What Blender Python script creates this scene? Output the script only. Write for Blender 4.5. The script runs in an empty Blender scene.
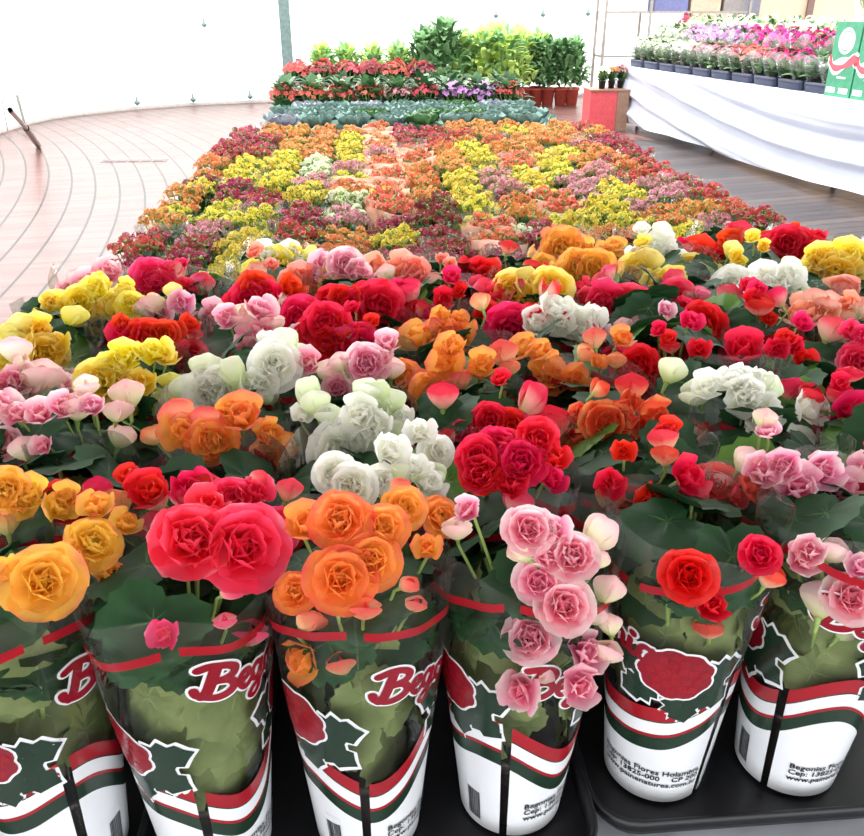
import bpy, math, random
from mathutils import Vector, Matrix, Quaternion
from math import sin, cos, pi, exp, sqrt, radians
random.seed(11)
C = bpy.context.scene.collection
S = bpy.context.scene
# ------------------------------------------------------------------ camera
F = 820.0; PITCH = math.atan(410 / F); YAW = radians(-4.5); CZ = 1.49
cam = bpy.data.cameras.new('camera'); co = bpy.data.objects.new('camera', cam); C.objects.link(co)
co.location = (0, 0, CZ); co.rotation_euler = (pi / 2 - PITCH, 0, YAW)
cam.sensor_fit = 'HORIZONTAL'; cam.sensor_width = 36; cam.lens = F / 864 * 36; cam.clip_end = 400
S.camera = co
hv = Vector((-sin(YAW), cos(YAW), 0)); rt = Vector((cos(YAW), sin(YAW), 0))
fw = hv * cos(PITCH) - Vector((0, 0, sin(PITCH))); up = hv * sin(PITCH) + Vector((0, 0, cos(PITCH)))
CP = Vector((0, 0, CZ))
def rayd(px, py): return (fw * F + rt * (px - 432) + up * (418 - py)).normalized()
def W(px, py, z):
    d = rayd(px, py); return CP + d * ((z - CZ) / d.z)
def proj(p):
    v = Vector(p) - CP; d = v.dot(fw)
    return 432 + F * v.dot(rt) / d, 418 - F * v.dot(up) / d
S.view_settings.view_transform = 'Standard'; S.view_settings.look = 'None'
S.view_settings.gamma = 1; S.view_settings.exposure = 0.15
try: S.cycles.transparent_max_bounces = 24
except Exception: pass
# ------------------------------------------------------------------ geometry helper
class G:
    def __init__(s): s.v = []; s.f = []; s.m = []; s.t = []
    def grid(s, P, T=None, mi=0, closed=False):
        b = len(s.v); nr = len(P); nc = len(P[0])
        for i, row in enumerate(P):
            for j, p in enumerate(row):
                s.v.append(tuple(p)); s.t.append(T[i][j] if T else 0.0)
        for i in range(nr - 1):
            for j in range(nc - (0 if closed else 1)):
                k = (j + 1) % nc
                s.f.append((b + i * nc + j, b + i * nc + k, b + (i + 1) * nc + k, b + (i + 1) * nc + j)); s.m.append(mi)
    def poly(s, pts, mi=0, t=0.0):
        b = len(s.v); s.v += [tuple(p) for p in pts]; s.t += [t] * len(pts)
        s.f.append(tuple(range(b, b + len(pts)))); s.m.append(mi)
    def box(s, lo, hi, mi=0):
        b = len(s.v)
        for z in (lo[2], hi[2]):
            for x, y in ((lo[0], lo[1]), (hi[0], lo[1]), (hi[0], hi[1]), (lo[0], hi[1])): s.v.append((x, y, z)); s.t.append(0)
        for q in ((3, 2, 1, 0), (4, 5, 6, 7), (0, 1, 5, 4), (1, 2, 6, 5), (2, 3, 7, 6), (3, 0, 4, 7)):
            s.f.append(tuple(b + k for k in q)); s.m.append(mi)
    def tube(s, pts, r, n=6, mi=0, t=0.0, r2=None):
        rows = []; T = []
        for i, p in enumerate(pts):
            p = Vector(p); a = Vector(pts[max(0, i - 1)]); c = Vector(pts[min(len(pts) - 1, i + 1)])
            d = (c - a).normalized(); x = d.orthogonal().normalized(); y = d.cross(x)
            rr = r if r2 is None else r + (r2 - r) * i / (len(pts) - 1)
            rows.append([p + (x * cos(2 * pi * k / n) + y * sin(2 * pi * k / n)) * rr for k in range(n)]); T.append([t] * n)
        s.grid(rows, T, mi, True)
    def lathe(s, prof, n=20, mi=0, c=(0, 0, 0), T=None):
        s.grid([[(c[0] + r * cos(2 * pi * k / n), c[1] + r * sin(2 * pi * k / n), c[2] + z) for k in range(n)] for r, z in prof],
               [[(T[i] if T else 0)] * n for i in range(len(prof))], mi, True)
    def add(s, o, M, mi=None):
        b = len(s.v); s.v += [tuple(M @ Vector(p)) for p in o.v]; s.t += o.t
        s.f += [tuple(b + k for k in q) for q in o.f]; s.m += (o.m if mi is None else [mi] * len(o.m))
    def mesh(s, name, mats=(), smooth=True):
        me = bpy.data.meshes.new(name); me.from_pydata(s.v, [], s.f)
        me.polygons.foreach_set('material_index', s.m)
        me.polygons.foreach_set('use_smooth', [smooth] * len(s.f))
        a = me.attributes.new('t', 'FLOAT', 'POINT'); a.data.foreach_set('value', s.t)
        for m in mats: me.materials.append(m)
        me.update(); return me
def put(name, me, parent=None, loc=(0, 0, 0), rot=None, sc=None, mat=None, **kw):
    o = bpy.data.objects.new(name, me); C.objects.link(o); o.parent = parent; o.location = loc
    if rot is not None:
        if isinstance(rot, Quaternion): o.rotation_mode = 'QUATERNION'; o.rotation_quaternion = rot
        else: o.rotation_euler = rot
    if sc is not None: o.scale = (sc, sc, sc) if isinstance(sc, (int, float)) else sc
    if mat is not None:
        o.material_slots[0].link = 'OBJECT'; o.material_slots[0].material = mat
    for k, v in kw.items():
        if v: o[k] = v
    return o
def thing(name, loc, label, cat, group=None, rz=0):
    return put(name, None, None, loc, (0, 0, rz), label=label, category=cat, group=group)
def struct(name, g, mats, smooth=False, loc=(0, 0, 0)):
    return put(name, g.mesh(name, mats, smooth), loc=loc, kind='structure')
# ------------------------------------------------------------------ materials
def hexc(h):
    r = [int(h[i:i + 2], 16) / 255 for i in (0, 2, 4)]
    return tuple(((c / 12.92) if c <= .04045 else ((c + .055) / 1.055) ** 2.4) for c in r) + (1,)
def base(name):
    m = bpy.data.materials.new(name); m.use_nodes = True; nt = m.node_tree
    return m, nt, nt.nodes['Principled BSDF'], nt.nodes['Material Output']
def noise(nt, scale, detail=3, coord='Object'):
    tc = nt.nodes.new('ShaderNodeTexCoord'); n = nt.nodes.new('ShaderNodeTexNoise')
    n.inputs['Scale'].default_value = scale; n.inputs['Detail'].default_value = detail
    nt.links.new(tc.outputs[coord], n.inputs['Vector']); return n
def ramp(nt, fac, stops):
    r = nt.nodes.new('ShaderNodeValToRGB'); e = r.color_ramp.elements
    while len(e) < len(stops): e.new(0.5)
    for k, (p, c) in enumerate(stops): e[k].position = p; e[k].color = c
    nt.links.new(fac, r.inputs['Fac']); return r
def bump(nt, p, h, st, dist=.01):
    b = nt.nodes.new('ShaderNodeBump'); b.inputs['Strength'].default_value = st; b.inputs['Distance'].default_value = dist
    nt.links.new(h, b.inputs['Height']); nt.links.new(b.outputs[0], p.inputs['Normal']); return b
def plain(name, c, rough=.6, metal=0, var=.12, nscale=20, bm=0, spec=.5):
    m, nt, p, o = base(name); c = hexc(c) if isinstance(c, str) else c
    n = noise(nt, nscale)
    lo = tuple(x * (1 - var) for x in c[:3]) + (1,); hi = tuple(min(1, x * (1 + var)) for x in c[:3]) + (1,)
    r = ramp(nt, n.outputs['Fac'], [(.3, lo), (.7, hi)]); nt.links.new(r.outputs[0], p.inputs['Base Color'])
    p.inputs['Roughness'].default_value = rough; p.inputs['Metallic'].default_value = metal
    p.inputs['Specular IOR Level'].default_value = spec
    if bm: bump(nt, p, n.outputs['Fac'], bm)
    return m
def translucent(m, nt, p, o, colsock, fac):
    t = nt.nodes.new('ShaderNodeBsdfTranslucent'); mx = nt.nodes.new('ShaderNodeMixShader')
    nt.links.new(colsock, t.inputs['Color']); mx.inputs[0].default_value = fac
    nt.links.new(p.outputs[0], mx.inputs[1]); nt.links.new(t.outputs[0], mx.inputs[2]); nt.links.new(mx.outputs[0], o.inputs['Surface'])
def petalmat(name, stops, tr=.45, rough=.45, nv=.05):
    m, nt, p, o = base(name)
    a = nt.nodes.new('ShaderNodeAttribute'); a.attribute_name = 't'
    n = noise(nt, 3.0, 2)
    ad = nt.nodes.new('ShaderNodeMath'); ad.operation = 'MULTIPLY_ADD'
    nt.links.new(n.outputs['Fac'], ad.inputs[0]); ad.inputs[1].default_value = nv * 6; nt.links.new(a.outputs['Fac'], ad.inputs[2])
    sb = nt.nodes.new('ShaderNodeMath'); sb.operation = 'SUBTRACT'; nt.links.new(ad.outputs[0], sb.inputs[0]); sb.inputs[1].default_value = nv * 3
    r = ramp(nt, sb.outputs[0], [(q, hexc(c)) for q, c in stops])
    oi = nt.nodes.new('ShaderNodeObjectInfo'); hs = nt.nodes.new('ShaderNodeHueSaturation')
    mr = nt.nodes.new('ShaderNodeMapRange'); nt.links.new(oi.outputs['Random'], mr.inputs['Value'])
    mr.inputs['To Min'].default_value = .485; mr.inputs['To Max'].default_value = .515
    nt.links.new(mr.outputs[0], hs.inputs['Hue']); nt.links.new(r.outputs[0], hs.inputs['Color'])
    nt.links.new(hs.outputs[0], p.inputs['Base Color']); p.inputs['Roughness'].default_value = rough
    p.inputs['Specular IOR Level'].default_value = .25
    translucent(m, nt, p, o, hs.outputs[0], tr); return m
# t: 0 petal base / flower heart, 1 outer edge
VAR = {
 'gold':   [(0, 'FFD23C'), (.5, 'FFD660'), (.8, 'FEC45C'), (1, 'F99A6C')],
 'yellow': [(0, 'F8D420'), (.5, 'FFE83C'), (1, 'FFF49A')],
 'orange': [(0, 'FFC03C'), (.42, 'FFBC55'), (.72, 'FEAC5C'), (1, 'F98664')],
 'orangered': [(0, 'F8C464'), (.3, 'F4704A'), (.65, 'F04438'), (.88, 'FAA468'), (1, 'F04A40')],
 'red':    [(0, 'D80F1E'), (.6, 'F01C2C'), (1, 'FA4A4E')],
 'crimson': [(0, 'D8123A'), (.6, 'F0204A'), (1, 'F84468')],
 'hotpink': [(0, 'F02C58'), (.55, 'FA3C6E'), (.9, 'FC5580'), (1, 'FD90A8')],
 'pink':   [(0, 'F06E9A'), (.35, 'F58CB0'), (.6, 'FBB6CA'), (.85, 'FFDDE2'), (1, 'FFECE8')],
 'salmon': [(0, 'F9BE78'), (.4, 'FCA080'), (.8, 'FDB09A'), (1, 'FFD0BE')],
 'white':  [(0, 'F6F8DC'), (.3, 'FCFDF0'), (.8, 'FFFFFA'), (1, 'FFFFFD')],
}
BUD = {
 'gold': [(0, 'D8D890'), (.4, 'F8DC90'), (.8, 'FBB070'), (1, 'F58A70')],
 'yellow': [(0, 'D8E070'), (.4, 'F6E870'), (1, 'FFF6A8')],
 'orange': [(0, 'D8E0A0'), (.35, 'FAD0A0'), (.8, 'F89070'), (1, 'F47060')],
 'orangered': [(0, 'D8E0A0'), (.3, 'F8C090'), (.7, 'EC4A3A'), (1, 'E03A34')],
 'red': [(0, 'D8E0A8'), (.35, 'FAD0B0'), (.7, 'F24A48'), (1, 'F03A40')],
 'crimson': [(0, 'D8E0A8'), (.35, 'F8B0A8'), (.7, 'EE3A58'), (1, 'E8284C')],
 'hotpink': [(0, 'D0E0A0'), (.35, 'FAD0C0'), (.75, 'F66A88'), (1, 'F54A70')],
 'pink': [(0, 'CBDD90'), (.4, 'F6F0D0'), (.8, 'FFE0DC'), (1, 'FDC4CC')],
 'salmon': [(0, 'D0E0A0'), (.4, 'FBE8D0'), (.8, 'FBC4B0'), (1, 'F8A090')],
 'white': [(0, 'C8E08C'), (.4, 'EAF4C8'), (1, 'FCFEF0')],
}
PM = {k: petalmat('petal_' + k, v) for k, v in VAR.items()}
BM = {k: petalmat('bud_' + k, v) for k, v in BUD.items()}
def leafmat(name, c1, c2, c3, tr=.2, rough=.4):
    m, nt, p, o = base(name)
    a = nt.nodes.new('ShaderNodeAttribute'); a.attribute_name = 't'
    r = ramp(nt, a.outputs['Fac'], [(0, hexc(c3)), (.25, hexc(c1)), (1, hexc(c2))])
    n = noise(nt, 40, 4); mx = nt.nodes.new('ShaderNodeMixRGB'); mx.blend_type = 'MULTIPLY'; mx.inputs[0].default_value = .5
    r2 = ramp(nt, n.outputs['Fac'], [(.3, (.55, .6, .55, 1)), (.65, (1, 1, 1, 1))])
    nt.links.new(r.outputs[0], mx.inputs[1]); nt.links.new(r2.outputs[0], mx.inputs[2])
    nt.links.new(mx.outputs[0], p.inputs['Base Color']); p.inputs['Roughness'].default_value = rough; p.inputs['Specular IOR Level'].default_value = .28
    bump(nt, p, n.outputs['Fac'], .3, .004)
    translucent(m, nt, p, o, mx.outputs[0], tr); return m
LEAF = leafmat('begonia_leaf', '1E4226', '2C5630', '4A7440', .15, .62)
LEAFL = leafmat('begonia_leaf_fresh', '5A8A3C', '74A64C', 'A8C878')
LEAFP = leafmat('begonia_leaf_underside', '808E54', '9CA86E', 'A4B07C', .3, .6)
LEAFK = leafmat('kalanchoe_leaf', '3E6440', '547A4C', '7A9A60')
LEAFB = leafmat('shrub_leaf', '7CA678', '9CC488', 'BCD8A4', .5)
LEAFY = leafmat('yellow_green_leaf', 'BCD878', 'DCEC90', 'EEF6B0', .6)
LEAFC = leafmat('cabbage_leaf', '3E5E58', '7C9890', 'B8C8C4', .15, .7)
LEAFW = leafmat('cabbage_leaf_purple', '6A5878', '9AA4AC', 'B070A0', .2)
STEM = plain('green_stem', '8FAA5C', .5)
POT = plain('dark_plastic_pot', '241C18', .45)
SOIL = plain('potting_soil', '2A1E16', .95, bm=.6, nscale=90)
TRAY = plain('black_tray_plastic', '16171B', .4, var=.2, nscale=8)
PRW = plain('printed_white_film', 'E8EAEE', .25, var=.05, nscale=12)
PRR = plain('printed_red_film', '9C1824', .25)
PRD = plain('printed_dark_red_film', '8A1424', .25)
PRG = plain('printed_dark_green_film', '1E3426', .25)
PRK = plain('printed_black_ink', '22242A', .4)
def filmmat(name, tint, refl=.12, alpha_tint=.0, bs=20, bstr=.35):
    m, nt, p, o = base(name); nt.nodes.remove(p)
    tr = nt.nodes.new('ShaderNodeBsdfTransparent'); tr.inputs[0].default_value = tint
    gl = nt.nodes.new('ShaderNodeBsdfGlossy'); gl.inputs['Roughness'].default_value = .12; gl.inputs['Color'].default_value = (1, 1, 1, 1)
    df = nt.nodes.new('ShaderNodeBsdfTranslucent'); df.inputs[0].default_value = (tint[0], tint[1], tint[2], 1)
    lw = nt.nodes.new('ShaderNodeLayerWeight'); lw.inputs['Blend'].default_value = .25
    ml = nt.nodes.new('ShaderNodeMath'); ml.operation = 'MULTIPLY_ADD'; nt.links.new(lw.outputs['Fresnel'], ml.inputs[0])
    ml.inputs[1].default_value = .45; ml.inputs[2].default_value = refl * .25
    n = noise(nt, bs, 3); b = nt.nodes.new('ShaderNodeBump'); b.inputs['Strength'].default_value = bstr; b.inputs['Distance'].default_value = .02
    nt.links.new(n.outputs['Fac'], b.inputs['Height']); nt.links.new(b.outputs[0], gl.inputs['Normal'])
    m1 = nt.nodes.new('ShaderNodeMixShader'); m1.inputs[0].default_value = alpha_tint
    nt.links.new(tr.outputs[0], m1.inputs[1]); nt.links.new(df.outputs[0], m1.inputs[2])
    m2 = nt.nodes.new('ShaderNodeMixShader'); nt.links.new(ml.outputs[0], m2.inputs[0])
    nt.links.new(m1.outputs[0], m2.inputs[1]); nt.links.new(gl.outputs[0], m2.inputs[2])
    nt.links.new(m2.outputs[0], o.inputs['Surface']); return m
FILM = filmmat('clear_sleeve_film', (.97, .98, .97, 1), .1, .04)
FILMO = filmmat('orange_sleeve_film', (1, .72, .58, 1), .15, .35)
FILMW = filmmat('frosted_sleeve_film', (.99, .99, 1, 1), .15, .12)

# ------------------------------------------------------------------ flowers
WV = [(0, .22), (.2, .6), (.42, .88), (.62, 1), (.8, .93), (.93, .66), (1, .25)]
def petal(g, az, L, Wd, e0, e1, cup, r0=.02, z0=0, t0=0, t1=1, wav=.02, nu=2, mi=0, tip=0):
    e0 = radians(e0); e1 = radians(e1); rows = []; T = []
    r = r0; z = z0; pv = 0; ca, sa = cos(az), sin(az); ph = random.uniform(0, 6)
    for v, w in WV:
        ds = (v - pv) * L; e = e0 + (e1 - e0) * v; r += cos(e) * ds; z += sin(e) * ds; pv = v
        row = []; tt = []
        for k in range(-nu, nu + 1):
            u = k / nu; lat = u * w * Wd; nd = cup * w * Wd * u * u + wav * sin(3.1 * u + ph + v * 3) * v
            if tip and v > .9: nd += 0
            rr = r - sin(e) * nd; zz = z + cos(e) * nd
            row.append((rr * ca - lat * sa, rr * sa + lat * ca, zz)); tt.append(t0 + (t1 - t0) * v)
        rows.append(row); T.append(tt)
    g.grid(rows, T, mi)
def rosette(kind=0):
    g = G(); a = random.uniform(0, 6)
    lay = [(.98, 5, 2, 26, .64, .14), (.88, 6, 16, 55, .56, .18), (.74, 5, 28, 84, .50, .24), (.58, 5, 42, 108, .43, .28), (.42, 4, 55, 125, .34, .3), (.28, 3, 70, 150, .24, .3)]
    for i, (L, n, e0, e1, w, cup) in enumerate(lay):
        a += 1.1
        for k in range(n):
            j = random.uniform
            petal(g, a + 2 * pi * k / n + j(-.12, .12), L * j(.92, 1.06), w * j(.92, 1.08), e0 + j(-6, 6), e1 + j(-8, 8), cup,
                  .03, .02 * i, 0, 1 - i * .13, .03 + .03 * kind)
    # sepal base
    g.tube([(0, 0, -.45), (0, 0, -.05), (0, 0, .02)], .045, 6, 1, r2=.12)
    return g
def halfopen():
    g = G(); a = random.uniform(0, 6); j = random.uniform
    for k in range(4):
        big = k % 2 == 0
        petal(g, a + pi / 2 * k + j(-.15, .15), 1.0 if big else .8, .62 if big else .4, 15 + j(-8, 8), 62 + j(-12, 12), .25, .03, 0, 0, 1, .05)
    for k in range(4): petal(g, a + .7 + pi / 2 * k, .74, .42, 40 + j(-8, 8), 96 + j(-8, 8), .3, .03, .03, 0, .8, .04)
    for k in range(3): petal(g, a + 2.1 * k, .5, .3, 60, 130, .3, .02, .05, 0, .6, .02)
    g.tube([(0, 0, -.6), (0, 0, -.05), (0, 0, .02)], .045, 6, 1, r2=.14)
    return g
def bud(open_=0):
    g = G(); j = random.uniform
    for s in (0, pi):
        petal(g, s, 1.12, .55, 28 - open_ * 10, 128 - open_ * 25, .42, .0, -.5, 0, 1, .01, 3)
        petal(g, s + pi / 2, .95, .34, 40, 122, .5, .0, -.5, 0, 1, .01, 2)
    g.tube([(0, 0, -.85), (0, 0, -.5), (0, 0, -.42)], .05, 6, 1, r2=.13)
    return g
ROS = [rosette(i % 2).mesh('rosette_%d' % i, [PM['red'], STEM]) for i in range(4)]
HAL = [halfopen().mesh('half_open_%d' % i, [PM['red'], STEM]) for i in range(4)]
BUDM = [bud(i * .5).mesh('bud_%d' % i, [BM['red'], STEM]) for i in range(3)]

# ------------------------------------------------------------------ leaves
H = .355
def srad(s, phi=0, seed=0):   # sleeve radius against height share s
    r = .055 + .034 * min(1, max(0, s)) ** 1.05
    return r * (1 + s * (.035 * sin(2 * phi + seed) + .03 * sin(5 * phi + 2 * seed) + .012 * sin(11 * phi + seed)))
def begleaf(size, fold=.25, droop=.35):
    g = G(); rows = []; T = []; n = 32; ph = random.uniform(-.15, .15)
    for q in (0.02, .25, .5, .75, .92, 1.0):
        row = []; tt = []
        for k in range(n):
            a = -pi + 2 * pi * (k + .5) / n
            r = .62 + .30 * cos(a / 2) ** 6 - .34 * max(0, (abs(a) - 2.2)) / .94 + .12 * sin(a) * (.5 + .5 * cos(a)) + ph * sin(2 * a) * .3
            if q > .9: r *= 1 + (.05 if k % 2 else -.05) * (1 if q == 1 else .4)
            r *= q; x = r * cos(a); y = r * sin(a)
            z = fold * abs(y) * .6 - droop * (x * x + y * y) * .6 + .022 * cos(a * 7) * q
            row.append((x * size, y * size, z * size)); tt.append(min(1, .15 + q * .75 - .35 * max(0, cos(a * 7)) ** 6 * (1 - q * .4)))
        rows.append(row); T.append(tt)
    g.grid(rows, T, 0, True); return g
def frame(pos, nrm, axis):
    n = Vector(nrm).normalized(); x = Vector(axis); x = (x - n * x.dot(n)).normalized(); y = n.cross(x)
    M = Matrix((x, y, n)).transposed().to_4x4(); M.translation = Vector(pos); return M
def foliage(seed, top=13, z0=.265, R=.085, low=20, big=.078):
    random.seed(seed); g = G(); j = random.uniform
    for k in range(top):
        a = 2 * pi * k / top + j(-.3, .3); rr = R * j(.25, .95); z = z0 + j(0, .08) + .03 * (1 - rr / R)
        d = Vector((cos(a), sin(a), 0)); n = d * j(.2, .9) + Vector((j(-.2, .2), j(-.3, .05), 1))
        p = d * rr + Vector((0, 0, z)); mi = 1 if random.random() < .18 else 0
        g.add(begleaf(big * j(.75, 1.1), j(.1, .5), j(.1, .6)), frame(p, n, d + Vector((j(-.5, .5), j(-.5, .5), -.1))), mi)
        g.tube([(0, 0, .06), (d.x * rr * .4, d.y * rr * .4, z * .7), tuple(p)], .0022, 5, 3)
    for k in range(low):
        a = 2 * pi * (k * .381966) + j(-.2, .2); z = .13 + .17 * (k / low) + j(-.01, .01); rr = (.052 + .03 * z / .355) * j(.55, .86)
        d = Vector((cos(a), sin(a), 0)); tang = Vector((-sin(a), cos(a), 0))
        g.add(begleaf(big * j(.55, .8), .15, .5), frame(d * rr + Vector((0, 0, z)), d + Vector((0, 0, .25)), tang * j(-1, 1) + Vector((0, 0, j(-.6, .8)))), 2)
    for k in range(6):
        a = j(0, 6.28); g.tube([(0, 0, .06), (cos(a) * .015, sin(a) * .015, .14), (cos(a) * .04, sin(a) * .04, .25)], .003, 5, 3)
    for i, (x, y, z) in enumerate(g.v):
        if z < H:
            s_ = max(.25, z / H); mx_ = srad(s_) * (.90 + .05 * sin(i * 1.7)); r_ = math.hypot(x, y)
            if z < .11: mx_ = .046
            if r_ > mx_: g.v[i] = (x * mx_ / r_, y * mx_ / r_, z + (.25 * (r_ - mx_) if z < H - .03 else 0))
    return g.mesh('begonia_foliage', [LEAF, LEAFL, LEAFP, STEM])
FOL = [foliage(100 + i) for i in range(7)]
FOLLOW = [foliage(200 + i, 12, .255) for i in range(3)]
random.seed(5)
# pot
g = G(); g.lathe([(0, .0), (.042, .0), (.044, .004), (.052, .095), (.055, .097), (.055, .108), (.051, .108), (.049, .098), (.0, .096)], 24)
POTM = g.mesh('pot', [POT])
# ------------------------------------------------------------------ sleeves
def SP(phi, s, off=0, seed=0):   # phi 0 faces the camera side
    r = srad(s, phi, seed) + off; return (r * sin(phi), -r * cos(phi), s * H)
def sleeve(seed, film, red=True, topv=.03):
    g = G(); n = 56; rows = []
    for s in [0, .06, .2, .35, .5, .62, .74, .84, .92, 1.0]:
        row = []
        for k in range(n):
            p = 2 * pi * k / n; ss = s * (1 + (topv * sin(2 * p + seed) + topv * .4 * sin(5 * p + seed)) * (s > .7))
            row.append(SP(p, ss, 0, seed))
        rows.append(row)
    g.grid(rows, None, 0, True)
    # seam fin
    g.grid([[SP(0, s, .0, seed), SP(.02, s, .006, seed)] for s in (0, .3, .6, .9, 1.0)])
    if red:
        for a0, a1 in ((.08, 1.5), (-1.5, -.08), (1.65, 3.1), (-3.1, -1.65)):
            g.grid([[SP(a0 + (a1 - a0) * k / 12, .93 - .085 * abs(sin(a0 + (a1 - a0) * k / 12)) + dz, .0008, seed) for k in range(13)] for dz in (0, .028)], None, 1)
    return g.mesh('sleeve', [film, PRR])
SLV = [sleeve(i * 1.3, FILM) for i in range(3)]
SLVO = [sleeve(i * 1.7, FILMO, False, .06) for i in range(2)]
# printed artwork, developed in (phi, height share) and wrapped on the sleeve
def catmull(P, n=6):
    out = []
    for i in range(len(P) - 1):
        p0 = P[max(0, i - 1)]; p1 = P[i]; p2 = P[i + 1]; p3 = P[min(len(P) - 1, i + 2)]
        for k in range(n):
            t = k / n
            out.append(tuple(.5 * (2 * p1[a] + (p2[a] - p0[a]) * t + (2 * p0[a] - 5 * p1[a] + 4 * p2[a] - p3[a]) * t * t + (3 * p1[a] - p0[a] - 3 * p2[a] + p3[a]) * t ** 3) for a in (0, 1)))
    out.append(P[-1]); return out
LOGO = [  # word "Begonia" in brush script, x to the right, y up, cap height 1
 [[(.02, .92), (.3, 1.02), (.62, .98), (.78, .82), (.68, .62), (.35, .52), (.25, .53)], .11],
 [[(.38, .95), (.28, .6), (.15, .2), (.02, .05)], .13],
 [[(.3, .54), (.62, .5), (.74, .3), (.62, .1), (.3, -.02), (-.05, .1), (-.12, .28)], .11],
 [[(.88, .22), (1.12, .34), (1.16, .5), (1.02, .54), (.9, .38), (.9, .14), (1.04, .0), (1.22, .12)], .085],
 [[(1.62, .44), (1.46, .52), (1.3, .34), (1.3, .1), (1.46, .06), (1.6, .3), (1.66, .48)], .085],
 [[(1.66, .5), (1.58, .1), (1.48, -.3), (1.3, -.46), (1.16, -.36), (1.3, -.18), (1.66, .0), (1.8, .1)], .08],
 [[(2.02, .5), (1.84, .4), (1.82, .12), (1.98, .0), (2.14, .16), (2.12, .42), (2.0, .5), (2.1, .4), (2.28, .44)], .085],
 [[(2.36, .5), (2.34, .02)], .09], [[(2.36, .3), (2.5, .5), (2.62, .44), (2.6, .06), (2.74, .04)], .085],
 [[(2.86, .5), (2.82, .1), (2.9, .0), (3.02, .08)], .09], [[(2.92, .72), (2.93, .76)], .11],
 [[(3.42, .44), (3.26, .52), (3.12, .34), (3.12, .08), (3.26, .0), (3.42, .26), (3.46, .48)], .085],
 [[(3.46, .5), (3.44, .1), (3.54, .0), (3.72, .12)], .085]]
def ribbon(g, pts, w, fn, off, mi):
    P = catmull(pts) if len(pts) > 2 else list(pts); n = len(P); L = []; R = []
    for i in range(n):
        a = P[max(0, i - 1)]; b = P[min(n - 1, i + 1)]; dx, dy = b[0] - a[0], b[1] - a[1]; l = math.hypot(dx, dy) or 1
        L.append(fn(P[i][0] - dy / l * w, P[i][1] + dx / l * w, off)); R.append(fn(P[i][0] + dy / l * w, P[i][1] - dx / l * w, off))
    g.grid([L, R], None, mi)
    for c in (P[0], P[-1]): disc(g, c, w, fn, off, mi)
def disc(g, c, r, fn, off, mi, n=10): g.poly([fn(c[0] + r * cos(2 * pi * k / n), c[1] + r * sin(2 * pi * k / n), off) for k in range(n)], mi)
def logo(phi0, s0, sc, slope, seed):
    g = G()
    def fn(x, y, off):
        return SP(phi0 + x * sc / .075, s0 + (y * sc) / H * 1.0 + x * sc / H * slope, off, seed)
    for pts, w in LOGO: ribbon(g, pts, w + .062, fn, .0014, 0)
    for pts, w in LOGO: ribbon(g, pts, w, fn, .0021, 1)
    return g
def waveband(seed, shift):
    g = G(); n = 90
    def wv(p): return .07 * cos(2 * p + shift) + .03 * sin(3 * p + shift)
    a0, a1 = .07, 2 * pi - .07
    def strip(lo, hi, off, mi):
        rows = []
        for k in range(n + 1):
            p = a0 + (a1 - a0) * k / n; l = lo if lo <= 0.01 else lo + wv(p); h = hi + wv(p)
            rows.append([SP(p, l + (h - l) * q / 3, off, seed) for q in range(4)])
        g.grid(rows, None, mi)
    strip(.005, .27, .0010, 0); strip(.27, .325, .0011, 2); strip(.325, .338, .0012, 1); strip(.338, .39, .0010, 0); strip(.39, .395, .0012, 2); strip(.395, .45, .0011, 1)
    return g
def blobleaf(cp, cs, a, L, Wd, fn):
    P = []
    n = 9
    for side in (1, -1):
        rng = range(n + 1) if side == 1 else range(n - 1, 0, -1)
        for k in rng:
            t = k / n; w = Wd * sin(pi * min(1, t * 1.0)) ** .8 * (1 + (.18 if k % 2 else -.18))
            x = t * L; y = side * w; P.append((cp + x * cos(a) - y * sin(a), cs + x * sin(a) + y * cos(a)))
    return P
def flowerprint(phi0, s0, seed):
    g = G(); random.seed(int(phi0 * 100) + 7)
    def fn(x, y, off): return SP(phi0 + x * 1.25 / .072, s0 + y * 1.25 / H, off, seed)
    def fan(P, c, off, mi):
        g.grid([[fn(c[0] + (x - c[0]) * q, c[1] + (y - c[1]) * q, off) for x, y in P] for q in (.01, .25, .5, .75, 1)], None, mi, True)
    for a, L in ((.15, .046), (-.55, .048), (-1.3, .04), (2.9, .044), (-2.5, .04)):
        cx, cy = .012 * cos(a), .012 * sin(a)
        P = blobleaf(cx, cy, a, L, .015, fn); m = (cx + L * .45 * cos(a), cy + L * .45 * sin(a))
        Q = [(m[0] + (x - m[0]) * 1.13, m[1] + (y - m[1]) * 1.22) for x, y in P]
        fan(Q, m, .0012, 0); fan(P, m, .0016, 2)
    P = [(.0265 * cos(k * pi / 20) * (1 + .1 * abs(sin(k * pi / 20 * 4.5))), .004 + .0245 * sin(k * pi / 20) * (1 + .1 * abs(sin(k * pi / 20 * 4.5)))) for k in range(40)]
    Q = [(x * 1.07, .004 + (y - .004) * 1.08) for x, y in P]
    fan(Q, (0, .004), .0019, 0); fan(P, (0, .004), .0022, 3)
    for k in range(22):
        a = k * 2.4; r = .0047 * sqrt(k); c = (r * cos(a), .004 + r * sin(a))
        ph_ = random.uniform(0, 6); [disc(g, (c[0] + .0022 * cos(ph_ + q * 1.57), c[1] + .0022 * sin(ph_ + q * 1.57)), .0017, fn, .0025, 1, 6) for q in range(4)]
    return g
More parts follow.
